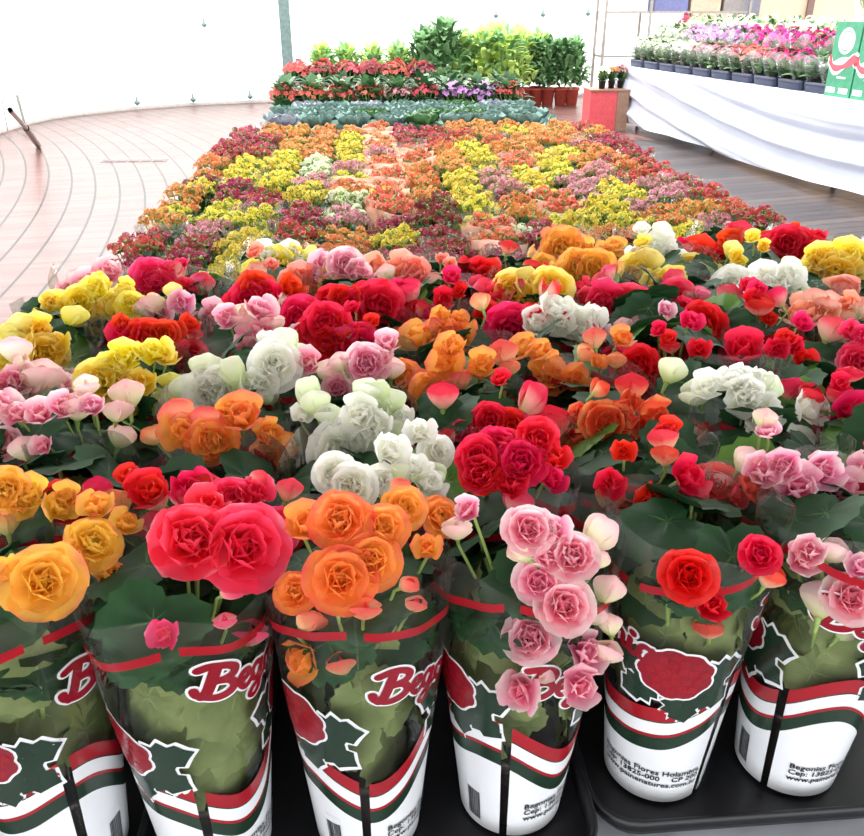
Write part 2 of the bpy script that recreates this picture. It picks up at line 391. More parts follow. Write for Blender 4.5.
def text_geo(body, fn, size, mi=0):
    cu = bpy.data.curves.new('ink', 'FONT'); cu.body = body; cu.size = size; cu.align_x = 'CENTER'; cu.resolution_u = 2; cu.offset = size * .02
    ob = bpy.data.objects.new('ink', cu); C.objects.link(ob)
    dg = bpy.context.evaluated_depsgraph_get(); me = ob.evaluated_get(dg).to_mesh()
    g = G(); g.v = [tuple(fn(v.co.x, v.co.y)) for v in me.vertices]; g.t = [0] * len(g.v)
    g.f = [tuple(p.vertices) for p in me.polygons]; g.m = [mi] * len(g.f)
    bpy.data.objects.remove(ob); bpy.data.curves.remove(cu); return g
def smallprint(phi0, s0, seed):
    g = G()
    for i, tx in enumerate(('Begonias Flores Holambra', 'Cep: 13825-000    CP 200', 'www.painenatures.com.br')):
        g2 = text_geo(tx, lambda x, y: SP(phi0 + x / .060, s0 + (y - i * .0098) / H, .0022, seed), .0108)
        g.add(g2, Matrix())
    return g
def barcode(phi0, s0, seed):
    g = G(); random.seed(3); a = 0
    g.grid([[SP(phi0 + a, s, .0016, seed) for a in (-.02, .13, .28)] for s in (s0 - .02, s0 + .15)], None, 0)
    while a < .26:
        w = random.choice((.006, .012, .018)); g.grid([[SP(phi0 + a, s, .0021, seed), SP(phi0 + a + w, s, .0021, seed)] for s in (s0, s0 + .125)], None, 1); a += w + random.choice((.006, .01))
    return g
def printed_sleeve(root, rot, seed, shift, lg=.66):
    sl = put('plastic_sleeve', sleeve(seed, FILM), root, (0, 0, .0015), (0, 0, rot), label='clear film sleeve with a red line near its top')
    wb = put('printed_band', waveband(seed, shift).mesh('band', [PRW, PRR, PRG]), sl, label='red, white and dark green printed waves over white')
    for p0 in (.2, .2 - pi): put('printed_lettering', logo(p0, lg + .03, .036, -.27, seed).mesh('lettering', [PRW, PRD]), sl, label='dark red script word Begonia with white outline')
    for ph in (-.95, 1.75, 2.3): 
        put('printed_flower', flowerprint(ph, .56, seed).mesh('flower_print', [PRW, PRR, PRG, PRD]), sl, label='dark red flower and green leaves outlined in white')
    put('barcode', barcode(.45 if .3 < rot else -.72, .04, seed).mesh('barcode', [PRW, PRK]), sl)
    sp = smallprint(-1.1 if rot > .3 else 1.3, .135, seed)
    put('small_print', sp.mesh('small_print', [PRK]), sl)
    return sl

# ------------------------------------------------------------------ begonias
TZ = .68; PZ = .695
# blossoms read off the photograph: variety, row, then (x, y, width, form)
BEG = [
('gold', 0, [(42,583,66,'R'),(90,547,50,'R'),(106,578,34,'F'),(98,512,34,'F'),(122,528,30,'F'),(3,572,30,'F'),(66,560,30,'F')]),
('hotpink', 0, [(240,550,78,'R'),(190,545,70,'R'),(274,532,42,'R'),(232,504,46,'R'),(205,512,40,'F'),(254,496,34,'F'),(258,482,22,'B'),(289,490,24,'B'),(230,592,22,'B'),(247,635,34,'B'),(168,635,30,'F'),(225,622,20,'B')]),
('orange', 0, [(340,580,60,'R'),(297,594,38,'R'),(382,530,44,'R'),(342,523,54,'R'),(305,530,42,'F'),(372,562,50,'R'),(402,510,40,'R'),(437,520,38,'R'),(408,585,20,'B'),(415,605,20,'B'),(428,550,28,'F'),(365,610,28,'B'),(310,622,30,'B'),(312,655,44,'F'),(342,665,26,'B'),(400,490,22,'B'),(336,602,24,'B')]),
('pink', 0, [(527,531,44,'R'),(571,558,46,'R'),(563,607,50,'R'),(531,636,48,'R'),(581,655,40,'F'),(553,532,32,'F'),(598,535,38,'B'),(608,590,30,'B'),(592,613,30,'B'),(607,653,26,'B'),(525,690,40,'F'),(577,685,38,'F'),(540,675,26,'B'),(520,553,26,'B'),(538,582,42,'R'),(600,560,18,'B'),(610,625,22,'B'),(545,560,30,'F'),(457,530,26,'B'),(470,512,28,'F')]),
('red', 0, [(687,576,48,'R'),(758,556,36,'R'),(708,607,34,'F'),(708,629,26,'B'),(770,577,24,'B')]),
('pink', 0, [(800,560,34,'F'),(822,600,36,'B'),(850,598,46,'R'),(811,553,30,'F'),(834,552,24,'B'),(860,570,30,'F'),(845,630,24,'B')]),
('gold', 1, [(8,490,40,'R'),(33,497,36,'F'),(55,512,34,'F'),(6,522,26,'B'),(20,508,30,'F')]),
('crimson', 1, [(64,502,38,'R'),(97,490,24,'B'),(150,497,42,'F'),(180,498,18,'B'),(155,523,26,'B'),(131,481,26,'F'),(85,512,30,'F')]),
('white', 1, [(353,487,44,'R'),(378,483,26,'F'),(434,453,32,'R'),(420,436,30,'F'),(433,478,26,'B'),(423,487,36,'F'),(410,470,28,'F'),(335,476,40,'R')]),
('crimson', 1, [(479,460,42,'R'),(483,474,40,'R'),(520,465,46,'R'),(512,487,34,'F'),(548,482,30,'F'),(536,440,38,'R'),(497,450,40,'R')]),
('red', 1, [(612,485,30,'F'),(650,501,38,'F'),(681,481,40,'F'),(713,484,38,'R'),(745,488,34,'F'),(626,510,18,'B'),(696,498,24,'B'),(730,495,26,'F')]),
('pink', 1, [(747,462,26,'B'),(762,475,36,'F'),(786,467,34,'F'),(820,472,38,'F'),(795,490,44,'F'),(835,490,40,'F'),(832,507,44,'F'),(814,517,36,'R'),(776,513,26,'B'),(797,519,28,'B'),(849,533,28,'B'),(858,505,38,'R'),(858,475,34,'F')]),
('pink', 2, [(8,416,32,'F'),(20,418,28,'F'),(41,418,30,'F'),(8,444,30,'R'),(25,449,26,'B'),(46,447,22,'F'),(94,409,24,'F'),(63,410,30,'F')]),
('orange', 2, [(178,416,32,'B'),(186,436,42,'F'),(153,436,20,'B'),(211,441,42,'R'),(243,423,44,'F'),(228,413,22,'F'),(264,437,26,'F'),(266,459,34,'R'),(284,446,22,'F'),(225,445,32,'F')]),
('white', 2, [(341,451,56,'R'),(360,418,38,'F'),(378,428,36,'F'),(381,446,34,'F'),(391,403,28,'B'),(401,418,26,'F'),(365,391,26,'B'),(316,404,26,'B'),(328,415,24,'B'),(355,435,36,'F')]),
('crimson', 2, [(509,428,36,'R'),(490,421,34,'R'),(550,426,34,'B'),(531,400,34,'B'),(466,431,22,'F'),(448,436,18,'B'),(488,437,30,'F'),(525,435,34,'R')]),
('orangered', 2, [(588,454,48,'R'),(604,423,42,'R'),(614,439,34,'R'),(646,420,42,'F'),(616,447,42,'R'),(618,418,30,'F'),(640,438,34,'F'),(570,440,24,'B')]),
('white', 2, [(733,388,32,'F'),(742,400,38,'F'),(765,388,30,'B'),(759,415,42,'F'),(800,412,36,'F'),(774,438,34,'F'),(794,446,34,'R'),(822,446,38,'F'),(702,450,38,'F'),(753,432,26,'B'),(748,392,28,'F')]),
('crimson', 2, [(850,417,42,'F'),(858,435,32,'F'),(836,425,34,'R')]),
('pink', 3, [(15,383,36,'F'),(41,380,38,'B'),(59,393,36,'F'),(61,403,38,'F'),(81,376,22,'B'),(3,390,26,'F'),(78,412,26,'F')]),
('yellow', 3, [(99,383,40,'R'),(117,390,42,'R'),(125,360,32,'F'),(155,357,32,'F'),(166,362,26,'F'),(145,385,28,'F'),(130,408,22,'B'),(163,406,28,'B'),(102,367,20,'B')]),
('white', 3, [(233,377,38,'B'),(210,393,42,'R'),(206,367,30,'B'),(188,390,30,'B'),(222,395,34,'F')]),
('white', 3, [(274,367,46,'R'),(281,346,32,'B'),(246,395,32,'F'),(297,356,22,'B'),(256,385,34,'F')]),
('pink', 3, [(366,365,40,'R'),(338,390,30,'R'),(312,362,28,'F'),(340,365,16,'B'),(327,372,20,'B'),(380,362,24,'F')]),
('orange', 3, [(433,393,38,'R'),(406,380,36,'R'),(451,367,36,'F'),(460,380,20,'B'),(453,352,30,'F'),(395,383,30,'F')]),
('orange', 3, [(546,375,38,'F'),(573,378,28,'F'),(507,390,26,'R'),(543,357,26,'F'),(527,355,32,'F'),(555,385,26,'F')]),
('crimson', 3, [(630,382,42,'R'),(618,366,36,'R'),(655,379,36,'R'),(640,365,36,'R'),(612,380,30,'F')]),
('crimson', 3, [(689,370,36,'R'),(713,366,32,'F'),(675,360,34,'R'),(744,356,40,'F'),(736,365,30,'F')]),
('hotpink', 3, [(811,377,28,'F'),(844,386,38,'R'),(858,362,34,'R'),(844,398,34,'F'),(825,390,26,'F')]),
('yellow', 4, [(15,332,26,'B'),(38,331,30,'F'),(26,350,36,'F'),(43,355,40,'R'),(5,362,28,'R'),(60,347,26,'F')]),
('red', 4, [(127,337,30,'F'),(148,342,42,'R'),(163,336,28,'R'),(190,357,30,'R'),(136,348,30,'F')]),
('pink', 4, [(243,316,30,'B'),(261,337,32,'F'),(294,339,30,'F'),(259,314,30,'F'),(248,342,28,'F'),(274,324,20,'B'),(228,320,26,'F')]),
('crimson', 4, [(302,321,42,'R'),(327,326,42,'R'),(332,344,36,'R'),(358,347,40,'R'),(316,335,34,'R'),(344,338,32,'F')]),
('orange', 4, [(425,347,42,'F'),(461,337,32,'F'),(440,350,32,'F'),(453,345,28,'F'),(399,339,20,'B')]),
('crimson', 4, [(509,329,44,'R'),(489,319,30,'R'),(518,319,24,'F'),(498,335,30,'F')]),
('white', 4, [(553,314,32,'F'),(567,311,22,'B'),(576,328,36,'R'),(535,329,32,'F'),(590,319,26,'F'),(583,338,30,'F'),(560,325,32,'F')]),
('pink', 4, [(567,341,28,'F'),(604,342,32,'F'),(594,350,28,'F'),(612,350,20,'B')]),
('crimson', 4, [(649,327,50,'R'),(646,315,40,'R'),(687,344,48,'R'),(704,325,42,'R'),(669,351,42,'R'),(665,335,44,'R'),(683,320,40,'R')]),
('salmon', 4, [(768,321,38,'F'),(802,324,44,'F'),(802,350,20,'B'),(786,334,32,'F'),(822,318,30,'F')]),
('orange', 4, [(847,329,36,'F'),(860,335,36,'R'),(858,348,26,'F'),(842,340,26,'F')]),
('yellow', 5, [(97,295,28,'F'),(79,301,28,'R'),(87,306,28,'R'),(59,311,30,'F'),(51,321,28,'F'),(74,333,30,'B')]),
('yellow', 5, [(115,306,28,'R'),(132,306,26,'R'),(122,312,22,'F')]),
('pink', 5, [(153,306,26,'B'),(146,309,22,'B'),(184,304,26,'F'),(160,313,24,'F')]),
('pink', 5, [(215,329,36,'F'),(215,317,28,'F'),(198,326,24,'F'),(186,325,26,'F'),(203,318,22,'F')]),
('red', 5, [(256,290,34,'R'),(251,302,38,'R'),(287,292,30,'F'),(270,300,30,'F'),(238,308,26,'F')]),
('crimson', 5, [(334,304,32,'R'),(355,309,36,'R'),(378,307,44,'R'),(345,300,28,'F')]),
('crimson', 5, [(404,314,32,'R'),(418,319,30,'R'),(430,320,30,'F'),(395,320,26,'F')]),
('hotpink', 5, [(470,305,40,'F'),(497,302,38,'F'),(483,296,30,'F'),(478,312,28,'F')]),
('yellow', 5, [(513,291,36,'R'),(527,278,22,'B'),(550,290,40,'R'),(535,300,26,'F'),(530,290,30,'F')]),
('hotpink', 5, [(606,299,36,'F'),(629,304,36,'R'),(578,301,28,'R'),(616,310,28,'F'),(592,302,26,'F')]),
('hotpink', 5, [(675,298,34,'R'),(682,311,30,'F'),(663,305,28,'F')]),
('white', 5, [(734,289,40,'R'),(765,280,30,'F'),(786,279,28,'F'),(724,309,34,'F'),(739,318,36,'R'),(750,300,32,'F')]),
('white', 5, [(771,296,38,'F'),(791,304,36,'F'),(778,288,30,'F')]),
('salmon', 5, [(832,303,42,'F'),(814,302,32,'F'),(845,297,30,'F')]),
('pink', 6, [(104,276,28,'F'),(92,288,32,'F'),(69,293,22,'F'),(82,290,26,'F')]),
('hotpink', 6, [(153,281,40,'R'),(163,289,32,'R'),(183,291,24,'R'),(171,272,20,'F'),(143,285,24,'F')]),
('salmon', 6, [(300,280,28,'F'),(306,288,24,'F'),(293,285,24,'F')]),
('pink', 6, [(345,267,32,'R'),(325,268,28,'F'),(358,277,28,'F'),(315,288,30,'F'),(333,276,28,'F'),(320,279,24,'F')]),
('yellow', 6, [(334,288,30,'F'),(357,286,20,'B'),(391,299,28,'F'),(381,291,16,'B'),(345,292,22,'F')]),
('salmon', 6, [(381,273,32,'F'),(401,273,32,'F'),(416,272,26,'F'),(391,279,26,'F')]),
('salmon', 6, [(420,278,28,'F'),(433,287,26,'B'),(408,299,26,'F'),(450,296,18,'B'),(424,288,22,'F')]),
('red', 6, [(479,279,38,'F'),(468,283,28,'F'),(492,277,26,'F')]),
('gold', 6, [(546,271,30,'R'),(577,268,34,'R'),(596,268,34,'R'),(587,276,26,'F'),(561,275,24,'F')]),
('yellow', 6, [(637,278,42,'R'),(652,293,32,'F'),(673,281,30,'F'),(660,285,30,'F')]),
('yellow', 6, [(692,272,32,'R'),(707,278,34,'R'),(699,284,24,'F')]),
('yellow', 6, [(820,262,30,'F'),(835,275,42,'R'),(844,259,32,'F'),(814,273,32,'F'),(858,264,32,'F')]),
('pink', 6, [(858,289,34,'R'),(846,285,26,'F')]),
('yellow', 7, [(279,269,34,'F'),(257,273,26,'F'),(267,275,24,'F')]),
('gold', 7, [(563,250,38,'R'),(601,258,30,'F'),(580,257,30,'F'),(535,257,20,'B'),(615,252,22,'F')]),
('white', 7, [(661,254,36,'F'),(652,266,42,'R'),(669,267,36,'R'),(620,275,30,'R'),(640,262,28,'F')]),
('red', 7, [(701,256,32,'F'),(716,265,36,'F'),(690,252,26,'F'),(731,245,26,'F')]),
('red', 7, [(747,267,36,'F'),(735,268,28,'F')]),
('crimson', 7, [(786,245,32,'R'),(781,256,32,'R'),(808,254,30,'R'),(771,250,28,'R'),(798,246,30,'R')]),
('white', 7, [(266,258,26,'F'),(288,256,24,'F')]),
]
CN = {'gold': 'golden orange', 'yellow': 'yellow', 'orange': 'orange', 'orangered': 'orange and red', 'red': 'bright red', 'crimson': 'crimson red',
      'hotpink': 'hot pink', 'pink': 'pale pink', 'salmon': 'salmon peach', 'white': 'white'}
ORD = ['front', 'second', 'third', 'fourth', 'fifth', 'sixth', 'seventh', 'eighth', 'ninth', 'tenth', 'eleventh', 'twelfth', 'thirteenth', 'fourteenth', 'fifteenth', 'sixteenth', 'seventeenth', 'eighteenth', 'nineteenth', 'twentieth', 'twenty-first', 'twenty-second']
XS = [-.655 + .158 * i for i in range(12)]
nodes = []
row0 = {2: (-.335, .61), 3: (-.182, .602), 4: (-.022, .615), 5: (.138, .632), 6: (.312, .66), 7: (.47, .655), 8: (.63, .66)}
for r in range(8):
    for i, x in enumerate(XS):
        y = .62 + .148 * r + (.035 if i >= 6 else 0); xx = x
        if r == 0:
            if i not in row0: continue
            xx, y = row0[i]
        q = proj((xx, y, 1.03))
        if r >= 3 and q[0] < (352 - q[1]) * 1.6 - 14: continue
        if r >= 7 and q[0] < 250: continue
        if -75 < q[0] < 930: nodes.append(dict(r=r, i=i, x=xx, y=y, px=q[0], py=q[1], bl=[], var=None))
for var, r, bl in BEG:
    cx = sum(b[0] * b[2] for b in bl) / sum(b[2] for b in bl)
    cand = [n for n in nodes if n['r'] == r]
    n = min(cand, key=lambda n: abs(n['px'] - cx) + (60 if n['var'] else 0))
    if n['var'] is None: n['var'] = var
    n['bl'] += [b + (var,) for b in bl]
for n in nodes:
    if n['var'] is None:
        near = min((m for m in nodes if m['bl']), key=lambda m: (m['px'] - n['px']) ** 2 + 3 * (m['py'] - n['py']) ** 2)
        n['var'] = near['var']
nodes = [n for n in nodes if n['bl'] or n['r'] < 7]
rowvis = {}
for n in nodes: rowvis.setdefault(n['r'], []).append(n)
POTF = TRAY
for r, L in rowvis.items():
    L.sort(key=lambda n: n['px'])
    for k, n in enumerate(L):
        n['k'] = k + 1
FRONT = {2: (.62, 1.0, 0.4, .68), 3: (.15, 2.2, 2.2, .74), 4: (0.0, .5, 3.3, .67), 5: (-.3, 3.9, 1.2, .60), 6: (.62, 5.2, .3, .66), 7: (-.85, 6.6, 5.0, .72), 8: (.2, 1.2, 2.0, .66)}
FLAB = {2: 'golden orange begonia at the left end of the front row', 3: 'hot pink double begonia in printed sleeve, second in the front row',
        4: 'orange begonia in printed sleeve between the hot pink and pale pink ones in front', 5: 'pale pink begonia spilling over its printed sleeve, fourth in the front row',
        6: 'red begonia with three blooms and broad dark leaves in the front row', 7: 'pale pink begonia in the front row right of the three-bloom red one',
        8: 'begonia plant at the far right end of the front row, cut by the photo edge'}
for n in nodes:
    c = CN[n['var']]
    lab = FLAB[n['i']] if n['r'] == 0 else '%s begonia in clear sleeve, %s row from the front, %s from the left' % (c, ORD[n['r']], 'first' if n['k'] == 1 else ORD[n['k'] - 1])
    root = thing('potted_begonia', (n['x'], n['y'], PZ), lab, 'flower', 'begonias in clear plastic sleeves')
    put('pot', POTM, root, (0, 0, .0005))
    rz = random.uniform(0, 6.28)
    put('foliage', random.choice(FOL if n['r'] else FOLLOW), root, (0, 0, 0), (0, 0, rz), sc=(1, 1, random.uniform(.95, 1.05)))
    if n['r'] == 0: printed_sleeve(root, *FRONT[n['i']])
    else: put('plastic_sleeve', random.choice(SLV), root, (0, 0, .0015), (0, 0, random.uniform(-.7, .7)))
    base_ = Vector((n['x'], n['y'], PZ)); dc = base_ + Vector((0, 0, .325)); st = G()
    bl = list(n['bl'])
    if not bl:
        cnt = 6 if n['r'] >= 3 else 2
        for k in range(cnt):
            a = random.uniform(0, 6.28); rr = random.uniform(.01, .06)
            q = proj(dc + Vector((cos(a) * rr, sin(a) * rr, random.uniform(-.03, .03))))
            bl.append((q[0], q[1], F / (dc - CP).dot(fw) * random.uniform(.035, .05), random.choice('FFBR'), n['var']))
    if n['bl'] and n['r'] > 0:
        for k in range(5):
            a = random.uniform(0, 6.28); rr = random.uniform(.02, .075); qd = dc + Vector((cos(a) * rr, sin(a) * rr, random.uniform(-.02, .05)))
            q = proj(qd); bl.append((q[0], q[1], F / (qd - CP).dot(fw) * random.uniform(.024, .04), random.choice('FFBB'), n['var']))
    for (px, py, dpx, ty, var) in bl:
        d = rayd(px, py); v = dc - CP; t0 = v.dot(d); near = CP + d * t0; dd = (near - dc).length; R = .09
        t = t0 - (sqrt(R * R - dd * dd) * .85 if dd < R else 0) + random.uniform(-.008, .008)
        if n['r'] == 0 and py > 612:
            for _ in range(60):
                p = CP + d * t; hz = math.hypot(p.x - n['x'], p.y - n['y']); s = (p.z - PZ) / H
                if hz < srad(s) - dpx / F * t * .42: break
                t += .003
                if t > t0: break
        p = CP + d * t; depth = (p - CP).dot(fw); D = dpx / F * depth * 1.13
        p.z = max(p.z, PZ + .15)
        tc = (CP - p).normalized(); ow = (p - dc).normalized(); j = random.uniform
        rnd = Vector((j(-1, 1), j(-1, 1), j(-1, 1)))
        if ty == 'R': nr = ow * .35 + tc * .9 + Vector((0, 0, .15)) + rnd * .22; me = random.choice(ROS); sc = D * .56; mt = PM[var]; nm = 'blossom'
        elif ty == 'F': nr = ow * .4 + tc * .55 + Vector((0, 0, .5)) + rnd * .45; me = random.choice(HAL); sc = D * .68; mt = PM[var]; nm = 'blossom'
        else: nr = Vector((0, 0, .8)) + rnd * .5 - tc * .1; me = random.choice(BUDM); sc = D * .98; mt = BM[var]; nm = 'flower_bud'
        nr.normalize(); rotq = nr.to_track_quat('Z', 'X') if ty != 'B' else nr.to_track_quat('Z', 'Y')
        if ty == 'B': rotq = frame((0, 0, 0), nr, tc + rnd * .6).to_quaternion()
        loc = p - base_
        put(nm, me, root, loc, rotq, sc, mt)
        # stem to the heart of the plant
        e = loc - nr * sc * (.5 if ty != 'B' else .8)
        st.tube([(0, 0, .11), (e.x * .3, e.y * .3, max(.14, e.z * .7)), tuple(e)], .0024, 5, 0, r2=.0016)
    put('flower_stems', st.mesh('flower_stems', [STEM]), root)

# trays
def rrect(hx, hy, r, z, n=5):
    P = []
    for cx, cy, a0 in ((hx - r, hy - r, 0), (-hx + r, hy - r, 90), (-hx + r, -hy + r, 180), (hx - r, -hy + r, 270)):
        for k in range(n + 1):
            a = radians(a0 + 90 * k / n); P.append((cx + r * cos(a), cy + r * sin(a), z))
    return P
def traymesh(hx, hy, h=.034):
    g = G(); L = [rrect(hx - .012, hy - .012, .04, 0), rrect(hx - .003, hy - .003, .045, h * .55), rrect(hx, hy, .048, h * .6), rrect(hx, hy, .048, h), rrect(hx - .004, hy - .004, .046, h), rrect(hx - .010, hy - .010, .042, .012)]
    g.grid(L, None, 0, True); g.poly(L[-1]); g.poly(L[0][::-1])
    me = g.mesh('tray', [TRAY], True); return me
TM = traymesh(.243, .243)
tc = 0
for cx, dy, nm in ((-.50, 0, 'left end'), (-.02, 0, 'left middle'), (.465, .035, 'right middle'), (.94, .035, 'right end')):
    for k, rn in enumerate(('front', 'middle', 'back')):
        yc = .775 + .48 * k + dy
        if k == 2: yc -= .005
        put('plant_tray', TM, None, (cx, yc, .6815), label='black plastic tray under the begonias, %s column, %s tray' % (nm, rn), category='tray', group='black trays under the begonias')

# ------------------------------------------------------------------ display table
CLOTH = plain('pale_table_film', 'B8BCC4', .3, var=.2, nscale=9, bm=.5)
DARKW = plain('dark_table_wood', '4A4038', .7)
tb = thing('display_table', (.3, 3.3, 0), 'long low display table carrying the begonias and kalanchoes', 'table')
g = G(); g.box((-1.02, -2.95, .64), (1.02, 3.05, .674)); put('tabletop', g.mesh('tabletop', [DARKW], False), tb)
for x in (-.95, .95):
    for y in (-2.8, -.9, 1.0, 2.9):
        g = G(); g.box((x - .03, y - .03, 0), (x + .03, y + .03, .64)); put('leg', g.mesh('leg', [DARKW], False), tb)
g = G(); ny = 60; rows = []
for k in range(ny + 1):
    y = -2.97 + 6.04 * k / ny; row = []
    for q, (x, z) in enumerate([(-1.05, .40), (-1.045, .55), (-1.035, .67), (-1.02, .6785)] + [(-1 + .1 * m, .679) for m in range(1, 20)] + [(1.02, .6785), (1.035, .67), (1.045, .55), (1.05, .40)]):
        zz = z + (.0012 * sin(y * 60 + q * 2.0) * sin(q * 1.3 + y * 9) if .672 < z else 0)
        xx = x + (.012 * sin(y * 14) * (1 if x > 0 else -1) if z < .6 else 0)
        row.append((xx, y, zz))
    rows.append(row)
g.grid(rows); fr = [[(p[0], p[1] - .012, p[2]) if i == 0 else (p[0], -2.985 + .008 * sin(p[0] * 22 + i), .679 - .06 * i) for p in rows[0]] for i in range(5)]
fr = [[(max(-1.04, min(1.04, rows[0][c][0])), -2.975 + .0 * i - .01 * sin(c * 1.7) * (i > 0), (min(.679, rows[0][c][2]) if i == 0 else .67 - .08 * i)) for c in range(3, len(rows[0]) - 3)] for i in range(4)]
g.grid(fr)
put('table_cover', g.mesh('table_cover', [CLOTH]), None, (.3, 3.3, .0), label='pale crinkled film cover spread over the low display table', category='tablecloth')

# ------------------------------------------------------------------ kalanchoes
KV = {
 'kyellow': [(0, 'C8B040'), (.4, 'E6D450'), (1, 'F2E884')], 'korange': [(0, 'C87C40'), (.4, 'E4955A'), (1, 'F0B47C')],
 'kcrimson': [(0, '94304A'), (.4, 'B4445C'), (1, 'CC6A80')], 'kred': [(0, 'B03C3C'), (.4, 'CC5450'), (1, 'DE7870')],
 'kpink': [(0, 'B87080'), (.4, 'D898A4'), (1, 'E8B8C0')], 'ksalmon': [(0, 'D06040'), (.4, 'E88868'), (1, 'F2A890')],
 'kwhite': [(0, 'C8D4A0'), (.4, 'E4EAD0'), (1, 'F8FAF0')], 'kmaroon': [(0, '6A2030'), (.4, '94384A'), (1, 'B05868')],
 'mag': [(0, 'C01868'), (.5, 'E03C90'), (1, 'F070B0')], 'lil': [(0, 'C878C8'), (.5, 'E0A0E0'), (1, 'F4C8F0')],
}
KM = {k: petalmat('petals_' + k, v, .3, .55, .08) for k, v in KV.items()}
def floret(g, p, n, s, mi=0, np=4):
    n = Vector(n).normalized(); x = n.orthogonal().normalized(); y = n.cross(x); a0 = random.uniform(0, 6); P = Vector(p)
    tt = random.uniform(.3, 1)
    for k in range(np):
        a = a0 + 2 * pi * k / np; d = x * cos(a) + y * sin(a); q = x * -sin(a) + y * cos(a)
        b = len(g.v)
        for v, t in ((P, 0), (P + d * s * .55 + q * s * .38 + n * s * .2, tt * .6), (P + d * s + n * s * .12, tt), (P + d * s * .55 - q * s * .38 + n * s * .2, tt * .6)):
            g.v.append(tuple(v)); g.t.append(t)
        g.f.append((b, b + 1, b + 2, b + 3)); g.m.append(mi)
def kflowers(seed):
    random.seed(seed); g = G(); j = random.uniform
    for c in range(14):
        a = c * 2.4; rr = .0185 * sqrt(c); cen = Vector((rr * cos(a), rr * sin(a), .215 - 3.6 * rr * rr + j(-.016, .016)))
        for k in range(13):
            d = Vector((j(-1, 1), j(-1, 1), j(-.2, 1))).normalized(); p = cen + d * .0165 * j(.8, 1.1)
            floret(g, p, d, .0085 * j(.85, 1.2))
        g.tube([(cen.x * .4, cen.y * .4, .11), tuple(cen)], .002, 4, 1)
        for k in range(4):
            d = Vector((j(-1, 1), j(-1, 1), j(-.1, .6))).normalized(); p = cen + d * .02
            g.tube([tuple(cen), tuple(p)], .0036, 4, 2)
    return g.mesh('kalanchoe_flowers', [KM['kred'], STEM, STEM])
def leafblade(L, Wd, bend=.5, n=4):
    g = G(); rows = []; T = []
    for k in range(n + 1):
        v = k / n; w = Wd * sin(pi * (.08 + .88 * v)) ** .8; z = L * bend * (v - v * v * 1.2); x = v * L
        rows.append([(x, -w, z + w * .3), (x, 0, z), (x, w, z + w * .3)]); T.append([.9, .15 + .3 * v, .9])
    g.grid(rows, T); return g
def clump(seed, n, R, z0, z1, L, Wd, mats, tilt=(.2, 1.2), bend=.5, curve=1):
    random.seed(seed); g = G(); j = random.uniform
    for k in range(n):
        a = k * 2.39996 + j(-.3, .3); q = k / max(1, n - 1); z = z0 + (z1 - z0) * q + j(-.01, .01); rr = R * (1 - q * .6) * j(.2, .9)
        d = Vector((cos(a), sin(a), 0)); tl = j(*tilt) + q * .5
        g.add(leafblade(L * j(.7, 1.1), Wd * j(.8, 1.1), bend), frame(d * rr + Vector((0, 0, z)), -d * sin(tl) + Vector((0, 0, cos(tl))), d * cos(tl) + Vector((0, 0, sin(tl)))), random.randrange(len(mats)))
    return g.mesh('leaves', mats)
KFL = [kflowers(40 + i) for i in range(5)]
KFO = [clump(60 + i, 34, .045, .08, .17, .06, .022, [LEAFK], (0, .9)) for i in range(3)]
g = G(); g.lathe([(0, 0), (.038, 0), (.048, .085), (.051, .086), (.051, .095), (.046, .095), (.044, .085), (0, .084)], 16); KPOT = g.mesh('small_pot', [POT])
def ksleeve(seed, film):
    g = G(); n = 30; rows = []
    for s in (0, .3, .6, .85, 1):
        rows.append([((.05 + .036 * s * (1 + .12 * s * sin(3 * 2 * pi * k / n + seed))) * cos(2 * pi * k / n), (.05 + .036 * s * (1 + .12 * s * sin(5 * 2 * pi * k / n + seed))) * sin(2 * pi * k / n), s * (.225 + .012 * sin(4 * pi * k / n + seed))) for k in range(n)])
    g.grid(rows, None, 0, True); return g.mesh('small_sleeve', [film])
KSO = [ksleeve(i, FILMO) for i in range(2)]; KSW = [ksleeve(i + .5, FILM) for i in range(2)]
